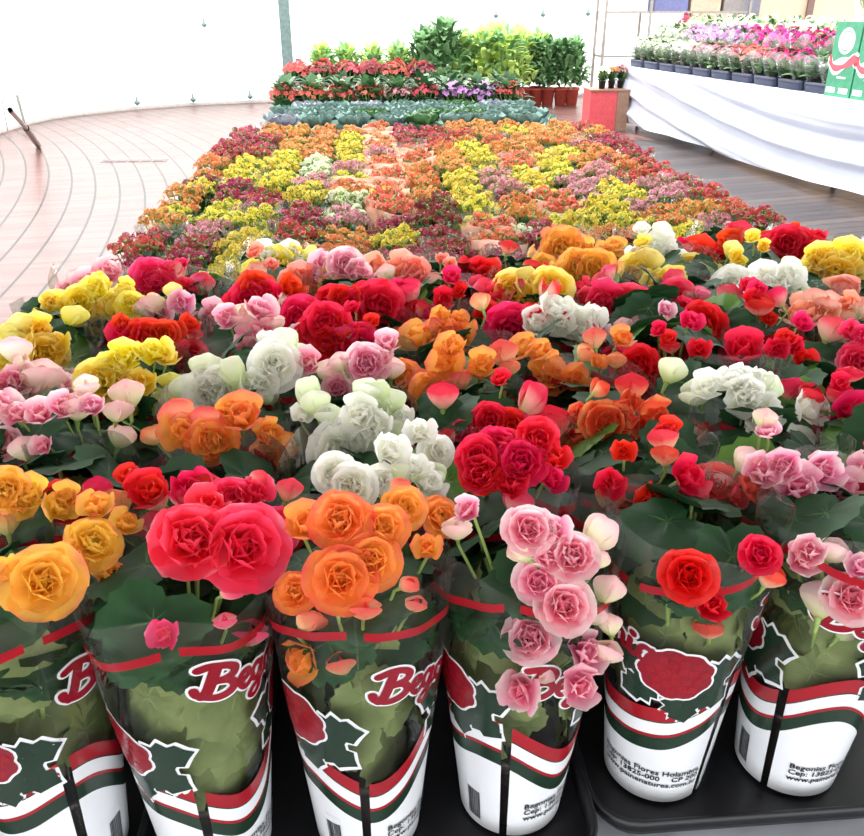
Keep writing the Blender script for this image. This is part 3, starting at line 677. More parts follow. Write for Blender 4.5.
SEED = [(252,140,'kcrimson'),(283,142,'korange'),(230,150,'kcrimson'),(212,166,'korange'),(256,175,'kyellow'),(278,166,'kyellow'),(208,181,'kmaroon'),(195,190,'korange'),(164,205,'korange'),
(236,213,'kyellow'),(291,210,'kcrimson'),(291,192,'kyellow'),(243,190,'kcrimson'),(177,221,'korange'),(203,219,'kpink'),(236,240,'kyellow'),(160,239,'kcrimson'),(146,252,'kcrimson'),(313,247,'korange'),
(278,232,'kred'),(344,203,'kwhite'),(357,155,'kyellow'),(335,160,'kyellow'),(313,164,'kwhite'),(326,150,'korange'),(423,137,'kcrimson'),(440,134,'kcrimson'),(467,137,'korange'),(472,148,'kyellow'),(428,188,'korange'),
(445,196,'korange'),(476,184,'kyellow'),(485,201,'kyellow'),(366,241,'korange'),(380,247,'kyellow'),(437,228,'kcrimson'),(393,232,'kmaroon'),(419,252,'kcrimson'),(395,258,'kcrimson'),(362,219,'kpink'),
(384,170,'ksalmon'),(400,200,'ksalmon'),(385,150,'ksalmon'),(287,254,'kwhite'),(305,179,'kpink'),(315,212,'kcrimson'),(357,228,'korange'),(345,188,'korange'),(340,240,'korange'),
(610,142,'kcrimson'),(590,136,'kred'),(633,151,'kcrimson'),(647,165,'kred'),(544,144,'korange'),(577,142,'korange'),(510,137,'korange'),(610,163,'korange'),(596,160,'korange'),(479,152,'kyellow'),(549,175,'kyellow'),
(539,186,'kyellow'),(469,172,'kyellow'),(568,156,'kyellow'),(520,150,'korange'),(510,165,'ksalmon'),(596,184,'kpink'),(585,192,'kpink'),(560,192,'ksalmon'),(647,179,'kred'),(614,198,'kyellow'),(596,212,'kyellow'),(624,226,'kyellow'),(577,226,'kyellow'),
(670,212,'korange'),(661,231,'korange'),(684,222,'korange'),(642,240,'korange'),(666,198,'kpink'),(655,190,'kpink'),(717,198,'kred'),(731,210,'kred'),(759,217,'kcrimson'),(745,225,'kcrimson'),(727,231,'kpink'),(710,238,'kpink'),
(698,242,'kyellow'),(539,236,'kwhite'),(493,208,'kyellow'),(520,208,'korange'),(554,203,'ksalmon'),(815,226,'kcrimson'),(783,212,'kcrimson'),(474,240,'kcrimson'),(502,231,'ksalmon'),(455,215,'kmaroon'),(530,195,'kmaroon'),
(350,172,'kpink'),(500,185,'kpink'),(455,165,'korange'),(690,190,'kcrimson'),(830,235,'kmaroon'),(125,245,'korange'),(140,225,'korange'),(575,205,'kmaroon'),(410,215,'kcrimson'),(330,225,'kred'),(595,235,'korange')]
KN = {'kyellow': 'yellow', 'korange': 'orange', 'kcrimson': 'crimson', 'kred': 'coral red', 'kpink': 'dusty pink', 'ksalmon': 'salmon', 'kwhite': 'creamy white', 'kmaroon': 'dark maroon'}
random.seed(77); kc = []
NR, NC = 21, 14
for r in range(NR):
    for c in range(NC):
        x = -.63 + .1415 * c + random.uniform(-.012, .012); y = 1.86 + .143 * r + random.uniform(-.012, .012)
        q = proj((x, y, .9)); s = min(SEED, key=lambda s: (s[0] - q[0]) ** 2 + 4 * (s[1] - q[1]) ** 2)
        var = s[2]
        if random.random() < .1: var = random.choice(('kyellow', 'korange', 'kcrimson', 'kpink', 'kred'))
        lab = '%s kalanchoe, %s row behind the begonias, %s from the left edge' % (KN[var], 'first' if r == 0 else ORD[r], 'first' if c == 0 else ORD[c])
        root = thing('potted_kalanchoe', (x, y, .6805), lab, 'flower', 'kalanchoes massed on the low table')
        rz = random.uniform(0, 6.28); zs = random.uniform(.95, 1.12)
        put('pot', KPOT, root); put('foliage', random.choice(KFO), root, (0, 0, 0), (0, 0, rz))
        put('flower_cluster', random.choice(KFL), root, (0, 0, 0), (0, 0, rz), (1.0, 1.0, zs), KM[var])
        sal = var == 'ksalmon' or (r == 0 and (c < 4 or c in (6, 7, 10))) or (350 < q[0] < 420 and 140 < q[1] < 215 and random.random() < .5)
        if sal: put('plastic_sleeve', random.choice(KSO), root, (0, 0, .001), (0, 0, rz), (1, 1, 1.0), label='orange tinted plastic sleeve')
        elif random.random() < .15: put('plastic_sleeve', random.choice(KSW), root, (0, 0, .001), (0, 0, rz))

# ------------------------------------------------------------------ cabbages, cyclamens behind
def cabbage(seed, mats):
    random.seed(seed); g = G()
    for i, (n, L, w, e0, e1) in enumerate(((7, .12, .055, 10, 30), (7, .10, .045, 30, 60), (6, .07, .035, 50, 85), (5, .045, .022, 65, 110))):
        for k in range(n):
            petal(g, i * .4 + 2 * pi * k / n + random.uniform(-.1, .1), L, w, e0, e1, .2, .004, .1 + .008 * i, i * .25, 1 - i * .1, .012, 2, 0)
    return g.mesh('cabbage_leaves', mats)
CAB = [cabbage(1, [LEAFC]), cabbage(2, [LEAFW]), cabbage(3, [LEAFK])]
random.seed(9)
for r in range(4):
    for c in range(8):
        x = -.46 + .2 * c + random.uniform(-.02, .02) + (.1 if r % 2 else 0); y = 4.98 + .23 * r
        k = random.choice((0, 0, 1, 2))
        root = thing('ornamental_cabbage', (x, y, .6805), '%s ornamental cabbage, %s row from the kalanchoes, %s from the left' % (('blue-green', 'purple-hearted', 'mid green')[k], 'first' if r == 0 else ORD[r], 'first' if c == 0 else ORD[c]), 'plant', 'ornamental cabbages behind the kalanchoes')
        put('pot', KPOT, root, sc=1.5); put('leaf_rosette', CAB[k], root, (0, 0, .02), (0, 0, random.uniform(0, 6)), 1.35)
def bigflowers(seed, n, R, z0, z1, s, np=5):
    random.seed(seed); g = G(); j = random.uniform
    for k in range(n):
        a = k * 2.4; rr = R * sqrt((k + .5) / n); z = z1 - (z1 - z0) * (rr / R) ** 2 + j(-.02, .02)
        p = Vector((rr * cos(a), rr * sin(a), z)); nn = Vector((cos(a) * rr / R, sin(a) * rr / R - .4, .8))
        floret(g, p, nn + Vector((j(-.4, .4), j(-.4, .4), 0)), s * j(.8, 1.2), 0, np); floret(g, p + Vector((0, 0, s * .1)), nn, s * .7, 0, np)
        g.tube([(p.x * .5, p.y * .5, z0 * .6), tuple(p)], .003, 4, 1)
    return g.mesh('flowers', [KM['mag'], STEM])
CYF = [bigflowers(i, 34, .11, .24, .30, .026) for i in range(3)]; CYL = [clump(80 + i, 46, .07, .09, .22, .10, .03, [LEAFK, LEAF], (0, 1)) for i in range(3)]
ST = plain('stage_metal', '7C8488', .5)
stg = thing('plant_stage', (.28, 7.16, 0), 'low two-tier stage holding the cyclamens at the far end', 'table')
g = G(); g.box((-.95, -.75, .60), (.95, .2, .66)); put('lower_tier', g.mesh('tier', [ST], False), stg)
g = G(); g.box((-.95, .25, .74), (.55, .8, .80)); put('upper_tier', g.mesh('tier', [ST], False), stg)
for x in (-.9, .5, .9):
    for y, h in ((-.7, .6), (.14, .6), (.7, .74)):
        if x > .6 and y > .5: continue
        g = G(); g.box((x - .02, y - .02, 0), (x + .02, y + .02, h)); put('leg', g.mesh('leg', [ST], False), stg)
n_ = 0
for r in range(3):
    for c in range(9):
        x = -.58 + .21 * c; y = 6.55 + .25 * r
        v = ('kred' if c < 4 else random.choice(('kpink', 'kred', 'lil'))) if r == 0 else random.choice(('kred', 'kpink', 'kwhite'))
        if r > 0 and c > 5: v = random.choice(('kpink', 'kwhite'))
        root = thing('potted_cyclamen', (x, y, .661), '%s flowered leafy cyclamen on lower stage tier, %s row, %s from the left' % ({'kred': 'coral', 'kpink': 'dusty pink', 'lil': 'lilac', 'kwhite': 'white'}[v], ('first', 'second', 'third')[r], 'first' if c == 0 else ORD[c]), 'flower', 'cyclamens on the stage behind the cabbages')
        put('pot', KPOT, root, sc=1.3); put('foliage', random.choice(CYL), root, (0, 0, 0), (0, 0, c), (1.35, 1.35, 1.25)); put('flower_cluster', random.choice(CYF), root, (0, 0, .015), (0, 0, c), 1.0, KM[v])
for r in range(2):
    for c in range(6):
        x = -.55 + .21 * c; y = 7.56 + .22 * r
        root = thing('potted_azalea', (x, y, .801), 'red flowered azalea on upper stage tier, %s row, %s from the left' % (('front', 'back')[r], 'first' if c == 0 else ORD[c]), 'flower', 'red azaleas on the upper stage tier')
        put('pot', KPOT, root, sc=1.2); put('foliage', random.choice(CYL), root, (0, 0, 0), (0, 0, c), (1.3, 1.3, .85)); put('flower_cluster', random.choice(CYF), root, (0, 0, -.06), (0, 0, c * 2), 1.1, KM['kmaroon' if (c + r) % 2 else 'kred'])

# far floor plants
TERR = plain('terracotta_pot', 'C8584A', .6)
g = G(); g.lathe([(0, 0), (.09, 0), (.115, .24), (.13, .24), (.13, .28), (.115, .28), (.11, .25), (0, .25)], 20); TPOT = g.mesh('floor_pot', [TERR])
SHR = [clump(90 + i, 240, .36, .3, .88, .19, .042, [LEAFB, LEAFB, LEAFK], (-.3, 1.2), .6) for i in range(2)] + [clump(95 + i, 240, .40, .3, .88, .19, .045, [LEAFY, LEAFY, LEAFB], (-.3, 1.2), .6) for i in range(2)]
random.seed(21)
for i, px in enumerate((523, 535, 547, 560, 571)):
    p = W(px, 105, 0); root = thing('potted_shrub', p, 'dark green shrub in terracotta pot on the floor, %s from left' % ('first', 'second', 'third', 'fourth', 'fifth')[i], 'plant', 'terracotta-potted shrubs by the far wall')
    put('pot', TPOT, root); put('foliage', SHR[i % 2], root, (0, 0, 0), (0, 0, i * 1.3), (.95, .95, 1.05))
for i, (px, py, s, k) in enumerate([(424, 110, 1.15, 0), (444, 110, 1.3, 1), (462, 109, 1.1, 2), (482, 109, 1.15, 3), (502, 109, 1.15, 2), (494, 106, 1.2, 3), (516, 106, 1.15, 3), (536, 103.5, 1.1, 2), (325, 111, .95, 3), (348, 111, .95, 2), (374, 110, .95, 3), (400, 110, .95, 2)]):
    p = W(px, py, 0); root = thing('leafy_shrub', p, '%s shrub in floor pot behind the cyclamen stage, %s from left' % ('yellow-green' if k > 1 else 'mid green', 'first' if i == 0 else ORD[i]), 'plant', 'tall green shrubs behind the stage')
    put('pot', TPOT, root); put('foliage', SHR[k], root, (0, 0, 0), (0, 0, i), (s, s, s * 1.05))

# ------------------------------------------------------------------ floor, wall, post
def floormat():
    m, nt, p, o = base('curved_pavers'); N = nt.nodes.new; L = nt.links.new
    geo = N('ShaderNodeNewGeometry'); sp = N('ShaderNodeSeparateXYZ'); L(geo.outputs['Position'], sp.inputs[0])
    def mth(op, a, b=None, c=None):
        n = N('ShaderNodeMath'); n.operation = op
        for i, v in enumerate((a, b, c)):
            if v is None: continue
            if isinstance(v, (int, float)): n.inputs[i].default_value = v
            else: L(v, n.inputs[i])
        return n.outputs[0]
    dx = mth('ADD', sp.outputs[0], 19.7); dy = mth('SUBTRACT', sp.outputs[1], 3.2)
    r = mth('SQRT', mth('ADD', mth('MULTIPLY', dx, dx), mth('MULTIPLY', dy, dy)))
    th = mth('MULTIPLY', mth('ARCTAN2', dy, dx), 18.0)
    rr = mth('MULTIPLY', r, 1 / .21); fr = mth('FRACT', rr); ring = mth('FLOOR', rr)
    e1 = mth('ABSOLUTE', mth('SUBTRACT', fr, .5)); gap1 = mth('GREATER_THAN', e1, .455)
    br = mth('MULTIPLY', th, 1 / .062); fb = mth('FRACT', br); e2 = mth('ABSOLUTE', mth('SUBTRACT', fb, .5)); gap2 = mth('GREATER_THAN', e2, .44)
    wn = N('ShaderNodeTexWhiteNoise'); wn.noise_dimensions = '2D'; cmb = N('ShaderNodeCombineXYZ'); L(ring, cmb.inputs[0]); L(mth('FLOOR', br), cmb.inputs[1]); L(cmb.outputs[0], wn.inputs[0])
    n = noise(nt, 1.2, 4, 'Object'); mx = mth('ADD', mth('MULTIPLY', wn.outputs[0], .5), mth('MULTIPLY', n.outputs['Fac'], .5))
    cr = ramp(nt, mx, [(.2, hexc('5E403C')), (.5, hexc('6C4A46')), (.8, hexc('785650'))])
    m1 = N('ShaderNodeMixRGB'); L(mth('MULTIPLY', gap2, .35), m1.inputs[0]); L(cr.outputs[0], m1.inputs[1]); m1.inputs[2].default_value = hexc('4A3230')
    m2 = N('ShaderNodeMixRGB'); L(gap1, m2.inputs[0]); L(m1.outputs[0], m2.inputs[1]); m2.inputs[2].default_value = hexc('100C0C')
    L(m2.outputs[0], p.inputs['Base Color']); p.inputs['Roughness'].default_value = .32; p.inputs['Specular IOR Level'].default_value = .2
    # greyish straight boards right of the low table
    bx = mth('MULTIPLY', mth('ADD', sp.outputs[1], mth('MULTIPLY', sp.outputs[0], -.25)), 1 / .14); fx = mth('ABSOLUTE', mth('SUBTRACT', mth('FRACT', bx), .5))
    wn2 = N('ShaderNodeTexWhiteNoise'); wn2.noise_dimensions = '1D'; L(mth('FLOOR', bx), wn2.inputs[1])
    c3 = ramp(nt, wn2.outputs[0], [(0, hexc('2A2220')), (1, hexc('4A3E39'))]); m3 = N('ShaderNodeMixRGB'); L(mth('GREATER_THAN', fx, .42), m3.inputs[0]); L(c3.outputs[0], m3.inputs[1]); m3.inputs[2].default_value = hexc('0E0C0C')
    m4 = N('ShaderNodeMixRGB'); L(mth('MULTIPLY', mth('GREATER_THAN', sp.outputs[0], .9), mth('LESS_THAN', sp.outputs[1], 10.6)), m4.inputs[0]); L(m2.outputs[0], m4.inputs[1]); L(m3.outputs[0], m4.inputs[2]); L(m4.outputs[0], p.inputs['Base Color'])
    h = mth('SUBTRACT', 1.0, mth('MAXIMUM', gap1, mth('MULTIPLY', gap2, .4))); bump(nt, p, h, .4, .004)
    return m
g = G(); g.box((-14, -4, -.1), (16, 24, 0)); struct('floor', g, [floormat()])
WALL = base('white_plastic_sheet'); m, nt, p, o = WALL; WALLM = m
n = noise(nt, .6, 2); r = ramp(nt, n.outputs['Fac'], [(.3, hexc('F2F8F6')), (.7, hexc('FCFEFC'))]); nt.links.new(r.outputs[0], p.inputs['Base Color']); p.inputs['Roughness'].default_value = .5
translucent(m, nt, p, o, r.outputs[0], .6)
wp = [(-5.6, 2), (-5.35, 6), (-5.05, 9), (-4.85, 11.6), (-4.75, 13.0), (-4.35, 13.9), (-3.2, 15.0), (-1.4, 15.7), (1, 16.1), (4, 16.4), (8, 16.6), (13, 16.6)]
WP = catmull(wp, 8)
def wallstrip(z0, z1, off, thick):
    g = G(); inn = []; 
    for i, q in enumerate(WP):
        a = Vector(WP[max(0, i - 1)]); b = Vector(WP[min(len(WP) - 1, i + 1)]); d = (b - a).normalized(); nn = Vector((d.y, -d.x))
        inn.append((Vector(q) + nn * off, Vector(q) + nn * (off - thick)))
    g.grid([[(a.x, a.y, z0) for a, b in inn], [(a.x, a.y, z1) for a, b in inn], [(b.x, b.y, z1) for a, b in inn], [(b.x, b.y, z0) for a, b in inn]])
    return g
struct('wall_back', wallstrip(0, 2.6, 0, .03), [WALLM], True)
struct('baseboard_back', wallstrip(0, .05, .03, .02), [plain('grey_kerb', 'A8A29C', .7)], True)
PG = plain('painted_post', '687E7A', .5, var=.2)
p = W(292, 119, 0); g = G(); g.box((-.075, -.06, 0), (.075, .06, 4.2)); g.box((-.11, -.09, 0), (.11, .09, .03))
put('support_post', g.mesh('post', [PG], False), None, p, label='grey-green steel post rising at the left end of the flower stage', category='post')
p = W(452, 98, 0); g = G(); g.lathe([(.02, 0), (.02, 1.35), (0, 1.36)], 10)
put('garden_stake', g.mesh('stake', [plain('dark_stake', '5A5A50', .6)]), None, p, label='thin dark stake standing behind the green shrubs', category='pole')
# wall hooks
for i, (px, py) in enumerate([(496, 15), (543, 14), (588, 13), (204, 24), (250, 96), (193, 99), (137, 102)]):
    d = rayd(px, py); best = min(((CP + d * t) for t in [k * .02 for k in range(300, 1000)]), key=lambda P: min((P.x - q[0]) ** 2 + (P.y - q[1]) ** 2 for q in WP))
    g = G(); g.lathe([(0, -.06), (.05, -.02), (.05, .0), (.02, .02), (.012, .08), (0, .09)], 10)
    q = best - d * .12
    put('wall_clip', g.mesh('clip', [PG]), None, q, label='small grey fixing on the white sheet wall, %s' % ('above the green shrubs, left', 'above the green shrubs, middle', 'above the green shrubs, right', 'high left of the post', 'at floor level, nearest the post', 'at floor level, second from the post', 'at floor level, third from the post')[i], category='clip')
# leaning strut + cables
MET = plain('grey_metal', '8C8884', .4, .5)
a = W(38, 145, .03); b = W(26, 128, .35); g = G(); g.tube([tuple(Vector((0, 0, .0))), tuple(b - a)], .035, 8); g.tube([tuple(b - a), tuple(W(10, 110, .75) - a)], .022, 8)
put('leaning_strut', g.mesh('strut', [MET]), None, a, label='grey strut leaning against the white wall at far left', category='pole')
for i, (x0, y0, x1, y1) in enumerate([(8, 132, 2, 100), (25, 125, 17, 95)]):
    a = W(x0, y0, .02); d = rayd(x1, y1); b = CP + d * (a - CP).length * 1.0; g = G(); g.tube([(0, 0, 0), tuple(b - a)], .008 + .012 * i, 6)
    put('tie_cable', g.mesh('cable', [MET]), None, a, label=('thin dark cable at the far left edge of the wall', 'thicker dark cable rising beside the leaning strut')[i], category='cable')
p = W(134, 161, .0); g = G()
for k in range(5): g.box((-.3 + .13 * k, -.05, 0), (-.21 + .13 * k, .05, .006))
g.box((-.34, -.08, 0), (.36, .08, .002))
put('drain_cover', g.mesh('drain', [plain('drain_metal', '5A4E4C', .6, .0)], False), None, (p.x, p.y, .001), label='small slotted drain cover in the bright floor left of the flowers', category='drain')

# ------------------------------------------------------------------ white draped table on the right
A = Vector((4.215, 7.08, 0)); B = Vector((3.545, 12.0, 0)); ax = (B - A).normalized(); ay = Vector((ax.y, -ax.x, 0))   # ay: away to the right
A0 = A - ax * 2.2; LT = (B - A0).length; TH = .78
def TP(u, v, z): return A0 + ax * u + ay * v + Vector((0, 0, z))
t2 = thing('trestle_table', TP(0, 0, 0), 'long trestle table under the white cloth at right', 'table')
g = G(); LO = TP(0, 0, 0)
g.grid([[TP(u, v, TH - .012) - LO for u in (.02, LT - .02)] for v in (.03, 1.5)]); g.grid([[TP(u, .03, z) - LO for u in (.02, LT - .02)] for z in (TH - .05, TH - .012)])
g.grid([[TP(u, v, TH - .05) - LO for u in (.02, LT - .02)] for v in (.03, 1.5)])
put('tabletop', g.mesh('tabletop', [DARKW], False), t2)
for u in (.4, 2.6, 4.8, LT - .3):
    for v in (.2, 1.35):
        g = G(); g.tube([TP(u, v, 0) - LO, TP(u, v, TH - .05) - LO], .025, 8); put('leg', g.mesh('leg', [MET]), t2)
WCL = plain('white_cotton_cloth', 'CDD0DC', .45, var=.02, nscale=3)
g = G(); nu = 150; rows = []
def fold(u, z):
    w = LT - u; lam = z + .55 * (1 - exp(-w / 1.6)) - .05 * sin(w * 1.1)
    k = min(1, (TH - z) / .15)
    return (.05 * sin(2 * pi * lam / .27) + .014 * sin(2 * pi * lam / .11 + w * .6)) * k * (.5 + .5 * min(1, w / 2)) + .01 * sin(w * 7) * k
for iu in range(nu + 1):
    u = LT * iu / nu; row = []
    for iz in range(41):
        z = TH - (TH - .07 - .02 * sin(u * 1.3)) * iz / 40
        row.append(TP(u, -.035 * (iz / 40) - .03 - fold(u, z), z + .004) - LO)
    rows.append([TP(u, v, TH + .004) - LO for v in (1.5, 1.0, .5, .0)] + row)
g.grid(rows)
g.grid([[TP(LT + .01 + .02 * sin(v * 14) * (iz / 12), v, TH + .004 - (TH - .12) * iz / 12) - LO for v in [-.06 + .13 * k for k in range(13)]] for iz in range(13)])
put('white_tablecloth', g.mesh('cloth', [WCL]), None, LO, label='white draped tablecloth hanging in long folds on the right-hand table', category='tablecloth')
# low trays on the table
NVY = plain('navy_tray_plastic', '1C2440', .4)
rz = math.atan2(ax.y, ax.x); tg = traymesh(.2, .24, .09)
for m_ in (tg,): m_.materials.clear(); m_.materials.append(NVY)
ug = 2.95; k = 0
while ug < LT - .15:
    put('flower_tray', tg, None, TP(ug, .29, TH + .005), (0, 0, rz), label='dark blue tray along the white table edge, %s from the green cartons' % ('first' if k == 0 else ORD[k]), category='tray', group='dark blue trays on the white table')
    ug += .43; k += 1
# wrapped flowers in them
WCF = [bigflowers(30 + i, 26, .11, .30, .42, .034) for i in range(3)]; WCLF = [clump(130 + i, 46, .07, .1, .32, .12, .04, [LEAFK, LEAFB], (0, 1)) for i in range(3)]
def wrap(seed):
    g = G(); n = 24; rows = []
    for s in (0, .3, .6, .85, 1):
        rows.append([((.06 + .10 * s * (1 + .15 * s * sin(5 * 2 * pi * k / n + seed))) * cos(2 * pi * k / n), (.06 + .10 * s * (1 + .15 * s * sin(3 * 2 * pi * k / n + seed))) * sin(2 * pi * k / n), s * (.34 + .05 * sin(6 * pi * k / n + seed))) for k in range(n)])
    g.grid(rows, None, 0, True); return g.mesh('wrap', [FILMW])
WR = [wrap(i) for i in range(3)]
random.seed(31)
for r, v_ in enumerate((.15, .42, .75)):
    ug = 2.86; k = 0
    while ug < LT - .1:
        q = proj(TP(ug, v_, TH + .4))
        if r == 0: var = 'kred' if q[0] > 810 else ('mag' if q[0] > 770 else ('kred' if q[0] > 740 else ('kpink' if q[0] > 700 else 'kwhite')))
        elif r == 1: var = 'mag' if q[0] > 745 else ('lil' if q[0] > 690 else ('kwhite' if q[0] > 655 else 'kred'))
        else: var = 'kwhite' if q[0] > 690 else 'kcrimson'
        if r == 0 and q[0] > 745 and random.random() < .5: var = None
        nm = {'kred': 'red', 'mag': 'magenta', 'lil': 'lilac', 'kwhite': 'white', 'kcrimson': 'crimson', 'kpink': 'pink', None: 'flowerless'}[var]
        root = thing('wrapped_flower_pot', TP(ug, v_, TH + (.018 if r < 2 else .005)), '%s wrapped pot plant on white table, %s row, %s from green cartons' % (nm, ('front', 'middle', 'back')[r], 'first' if k == 0 else ORD[k]), 'flower', 'wrapped pot plants on the white table')
        hs = (.8, 1.2, 1.45)[r]
        put('pot', KPOT, root, sc=1.25); put('foliage', random.choice(WCLF), root, (0, 0, 0), (0, 0, k), (1.1, 1.1, hs))
        if var: put('flower_cluster', random.choice(WCF), root, (0, 0, 0), (0, 0, k), (1, 1, hs), KM[var])
        put('plastic_wrap', random.choice(WR), root, (0, 0, .002), (0, 0, k), (1, 1, hs))
        ug += .225; k += 1
# green cartons
GRN = plain('green_carton', '3E8E6A', .5); CW = plain('carton_white', 'F4F6F4', .5); CR = plain('carton_red', 'D8505C', .5); KR = plain('kraft_side', '4A7E66', .6)
for i, u in enumerate((2.60, 2.24)):
    root = thing('gift_carton', TP(u, .18, TH + .0055), 'tall green carton with white ring and red ribbon print, %s' % ('next to the flowers', 'at the right photo edge')[i], 'box', 'green gift cartons on the white table', rz)
    g = G(); g.box((-.17, -.16, 0), (.17, .16, .60)); put('carton_body', g.mesh('carton', [GRN], False), root)
    yf = .1612
    # front face of the carton looks back to the aisle (local +Y)
    sgn = 1
    def cf(x, z, o=0): return (x, sgn * (yf + o), z)
    g = G(); n = 28
    for r0, r1, mi in ((0, .105, 0), (.072, .082, 1)):
        g.grid([[cf(r * cos(2 * pi * k / n), .45 + r * sin(2 * pi * k / n), .0004 * (mi + 1)) for k in range(n)] for r in (r0, r1)], None, mi, True)
    put('round_label', g.mesh('round', [CW, GRN], False), root, label='white disc with a thin green ring')
    g = G()
    for dx, mi, o in ((0, 0, .0006), (.0, 1, .0012)):
        for s in (0, 1):
            pts = [(-.17, .34 - .02 * mi), (-.1, .30 - .03 * mi + .04 * s), (.02, .29 - .05 * mi), (.13, .25 + .05 * s), (.17, .30 + .02 * mi)] if not s else [(-.17, .27), (-.14, .33), (-.02, .25), (.08, .2 + .02 * mi), (.17, .28)]
            ribbon(g, pts, .028 if mi == 0 else .018, lambda x, z, oo: cf(x, z, oo), o + .0003 * s, mi if s == 0 or mi else 0)
    put('printed_ribbon', g.mesh('ribbon', [CW, CR], False), root, label='white and red crossing ribbon print')
    for xa, xb, za, zb in ((-.14, -.02, .03, .075), (.03, .15, .03, .075), (-.08, .04, .15, .165)):
        g = G(); g.grid([[cf(x, z, .0006) for x in (xa, xb)] for z in (za, zb)]); put('printed_panel', g.mesh('panel', [CW], False), root)
    root = thing('cellophane_bouquet', TP(u + .02, .18, TH + .61), 'clear cellophane bouquet standing on the green carton %s' % ('next to the flowers', 'at the right edge')[i], 'flower', 'bouquets on the green cartons')
    put('cellophane', WR[i], root, (0, 0, 0), (0, 0, i), (1.3, 1.3, 1.1)); put('foliage', WCLF[i], root, (0, 0, 0.01), (0, 0, 0), (.8, .8, .8))
    put('flower_cluster', WCF[i], root, (0, 0, -.06), (0, 0, i), (1, 1, .9), KM['kwhite'])

# ------------------------------------------------------------------ red box, rack and partition at the far right
RB = plain('red_carton', 'C84A50', .6); BRN = plain('brown_board', '8A6A58', .7)
p = W(588, 131, 0); root = thing('red_crate', p, 'red and brown crate standing on the floor at the end of the white table', 'box')
sx = .36; g = G(); g.box((0, 0, 0), (sx, .4, .50), 0); put('crate_body', g.mesh('crate', [RB], False), root)
g = G(); g.box((sx + .002, -.01, 0), (sx + .16, .4, .50), 0); put('side_board', g.mesh('board', [BRN], False), root)
g = G(); g.box((-.01, -.02, .502), (sx + .17, .42, .52), 0); put('lid', g.mesh('lid', [BRN], False), root)
for i in range(3):
    root = thing('small_pot_plant', p + Vector((.18 + .14 * i, .15 + .05 * i, .521)), 'small dark pot plant on the red crate, %s from left' % ('first', 'second', 'third')[i], 'plant', 'pot plants on the red crate')
    put('pot', KPOT, root); put('foliage', CYL[i], root, (0, 0, 0), (0, 0, i), .9); put('flower_cluster', CYF[i], root, (0, 0, 0), (0, 0, i), .9, KM[('kwhite', 'korange', 'kpink')[i]])
RK = plain('rack_metal', '9A928C', .4, .4)
YR = 13.2
def atY(px, py, Y): d = rayd(px, py); return CP + d * (Y / d.y)
pl = atY(602, 60, YR); pr = atY(742, 60, YR)
root = thing('metal_rack', (pl.x, YR, 0), 'open metal storage rack behind the flowers on the white table', 'rack'); wd = pr.x - pl.x
for x in (0, wd * .31, wd):
    for y in (0, .5):
        g = G(); g.box((x - .018, y - .018, 0), (x + .018, y + .018, 2.1)); put('post', g.mesh('post', [RK], False), root)
for z in (.3, .82, 1.42, 2.0):
    g = G(); g.box((0, 0, z), (wd, .5, z + .03)); put('shelf', g.mesh('shelf', [RK], False), root)
BX = [plain('shelf_box_blue', '6A6E98', .6), plain('shelf_box_tan', 'C8A890', .6), plain('shelf_box_grey', '8A8480', .6), CW]
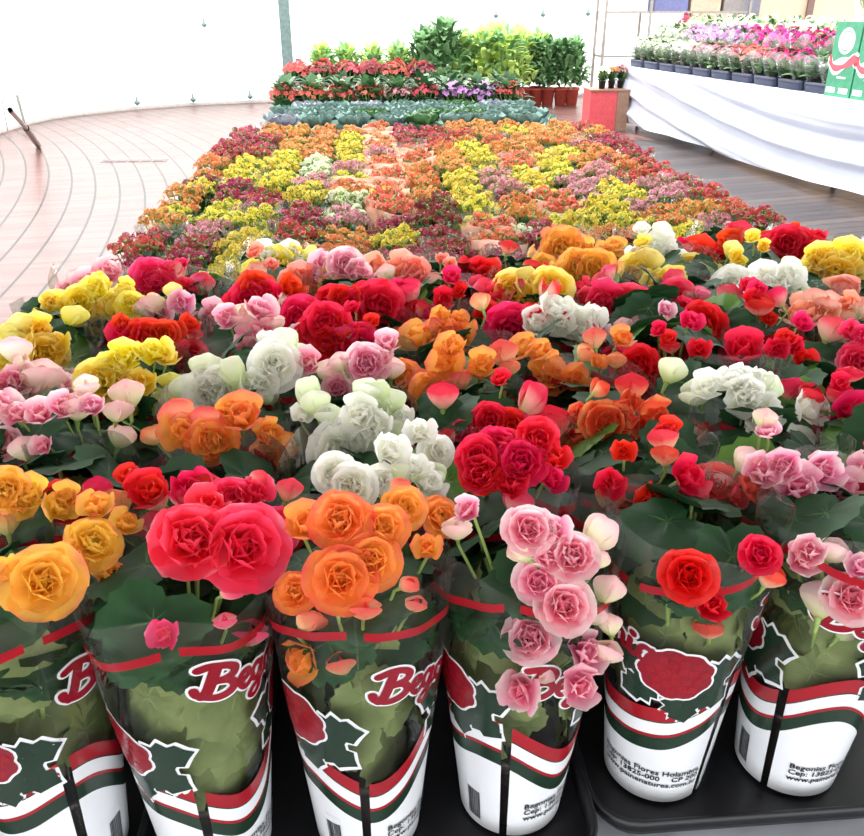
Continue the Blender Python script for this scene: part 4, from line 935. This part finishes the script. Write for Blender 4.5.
for i, (x0, x1, h, mi, z) in enumerate([(.05, .3, .22, 3, .85), (.42, .62, .2, 3, 1.45), (.75, 1.25, .35, 0, 1.45), (1.3, 1.75, .3, 1, 1.45), (1.8, wd - .05, .35, 2, 1.45), (.9, 1.5, .35, 1, .85), (1.6, wd - .1, .3, 2, .85)]):
    g = G(); g.box((0, 0, 0), (x1 - x0, .35, h)); g.box((-.008, -.008, h - .06), (x1 - x0 + .008, .358, h + .001))
    put('storage_box', g.mesh('box', [BX[mi]], False), None, (pl.x + x0, YR + .08, z + .0), label='%s lidded box on the metal rack, %s shelf, %s' % (('slate blue', 'tan', 'grey', 'white')[mi], 'upper' if z > 1 else 'lower', ('at the left post', 'by the middle post', 'right of the middle post', 'in the middle of the row', 'at the right end', 'in the middle', 'at the right')[i]), category='box', group='boxes on the metal rack')
TAN = plain('tan_partition', 'D8BEA4', .7, var=.06, nscale=2)
a = atY(735, 20, 14.2); g = G(); g.box((a.x - .8, 14.2, 0), (a.x + 6, 14.3, 3.2)); struct('wall_right', g, [TAN])
for i in range(7):
    g = G(); x = a.x - .8 + 1.0 * i; w = .05 if i != 1 else .16
    g.box((x - w, 14.15, 0), (x + w, 14.198, 3.2)); struct('trim_%d' % (i + 1), g, [plain('trim_%d' % i, '7A6058' if i != 1 else '7C7C88', .6)])
g = G(); g.box((a.x - .8, 14.14, 1.18), (a.x + 6, 14.149, 1.26)); struct('trim_8', g, [BRN])

g = G(); g.box((-9, -6, 3.3), (12, 3.5, 3.45)); struct('shade_slab', g, [plain('pale_shade_slab', 'D8D8D4', .8)])  # unseen slab added overhead to block sky and sun from the begonias
# ------------------------------------------------------------------ light
w = bpy.data.worlds.new('world'); S.world = w; w.use_nodes = True; nt = w.node_tree
bg = nt.nodes['Background']; tc = nt.nodes.new('ShaderNodeTexCoord'); sp = nt.nodes.new('ShaderNodeSeparateXYZ'); nt.links.new(tc.outputs['Generated'], sp.inputs[0])
mr = nt.nodes.new('ShaderNodeMapRange'); mr.inputs['From Min'].default_value = -1; mr.inputs['From Max'].default_value = 1; mr.inputs['To Min'].default_value = 3.2; mr.inputs['To Max'].default_value = 5.0
nt.links.new(sp.outputs[1], mr.inputs['Value']); nt.links.new(mr.outputs[0], bg.inputs['Strength']); bg.inputs[0].default_value = (.96, .98, 1, 1)
sl = bpy.data.lights.new('sun', 'SUN'); sl.energy = 4.5; sl.angle = radians(25); sl.color = (1, .97, .92); so = bpy.data.objects.new('sun', sl); C.objects.link(so)
so.rotation_euler = Vector((.3, -.7, -1.4)).to_track_quat('-Z', 'Y').to_euler()
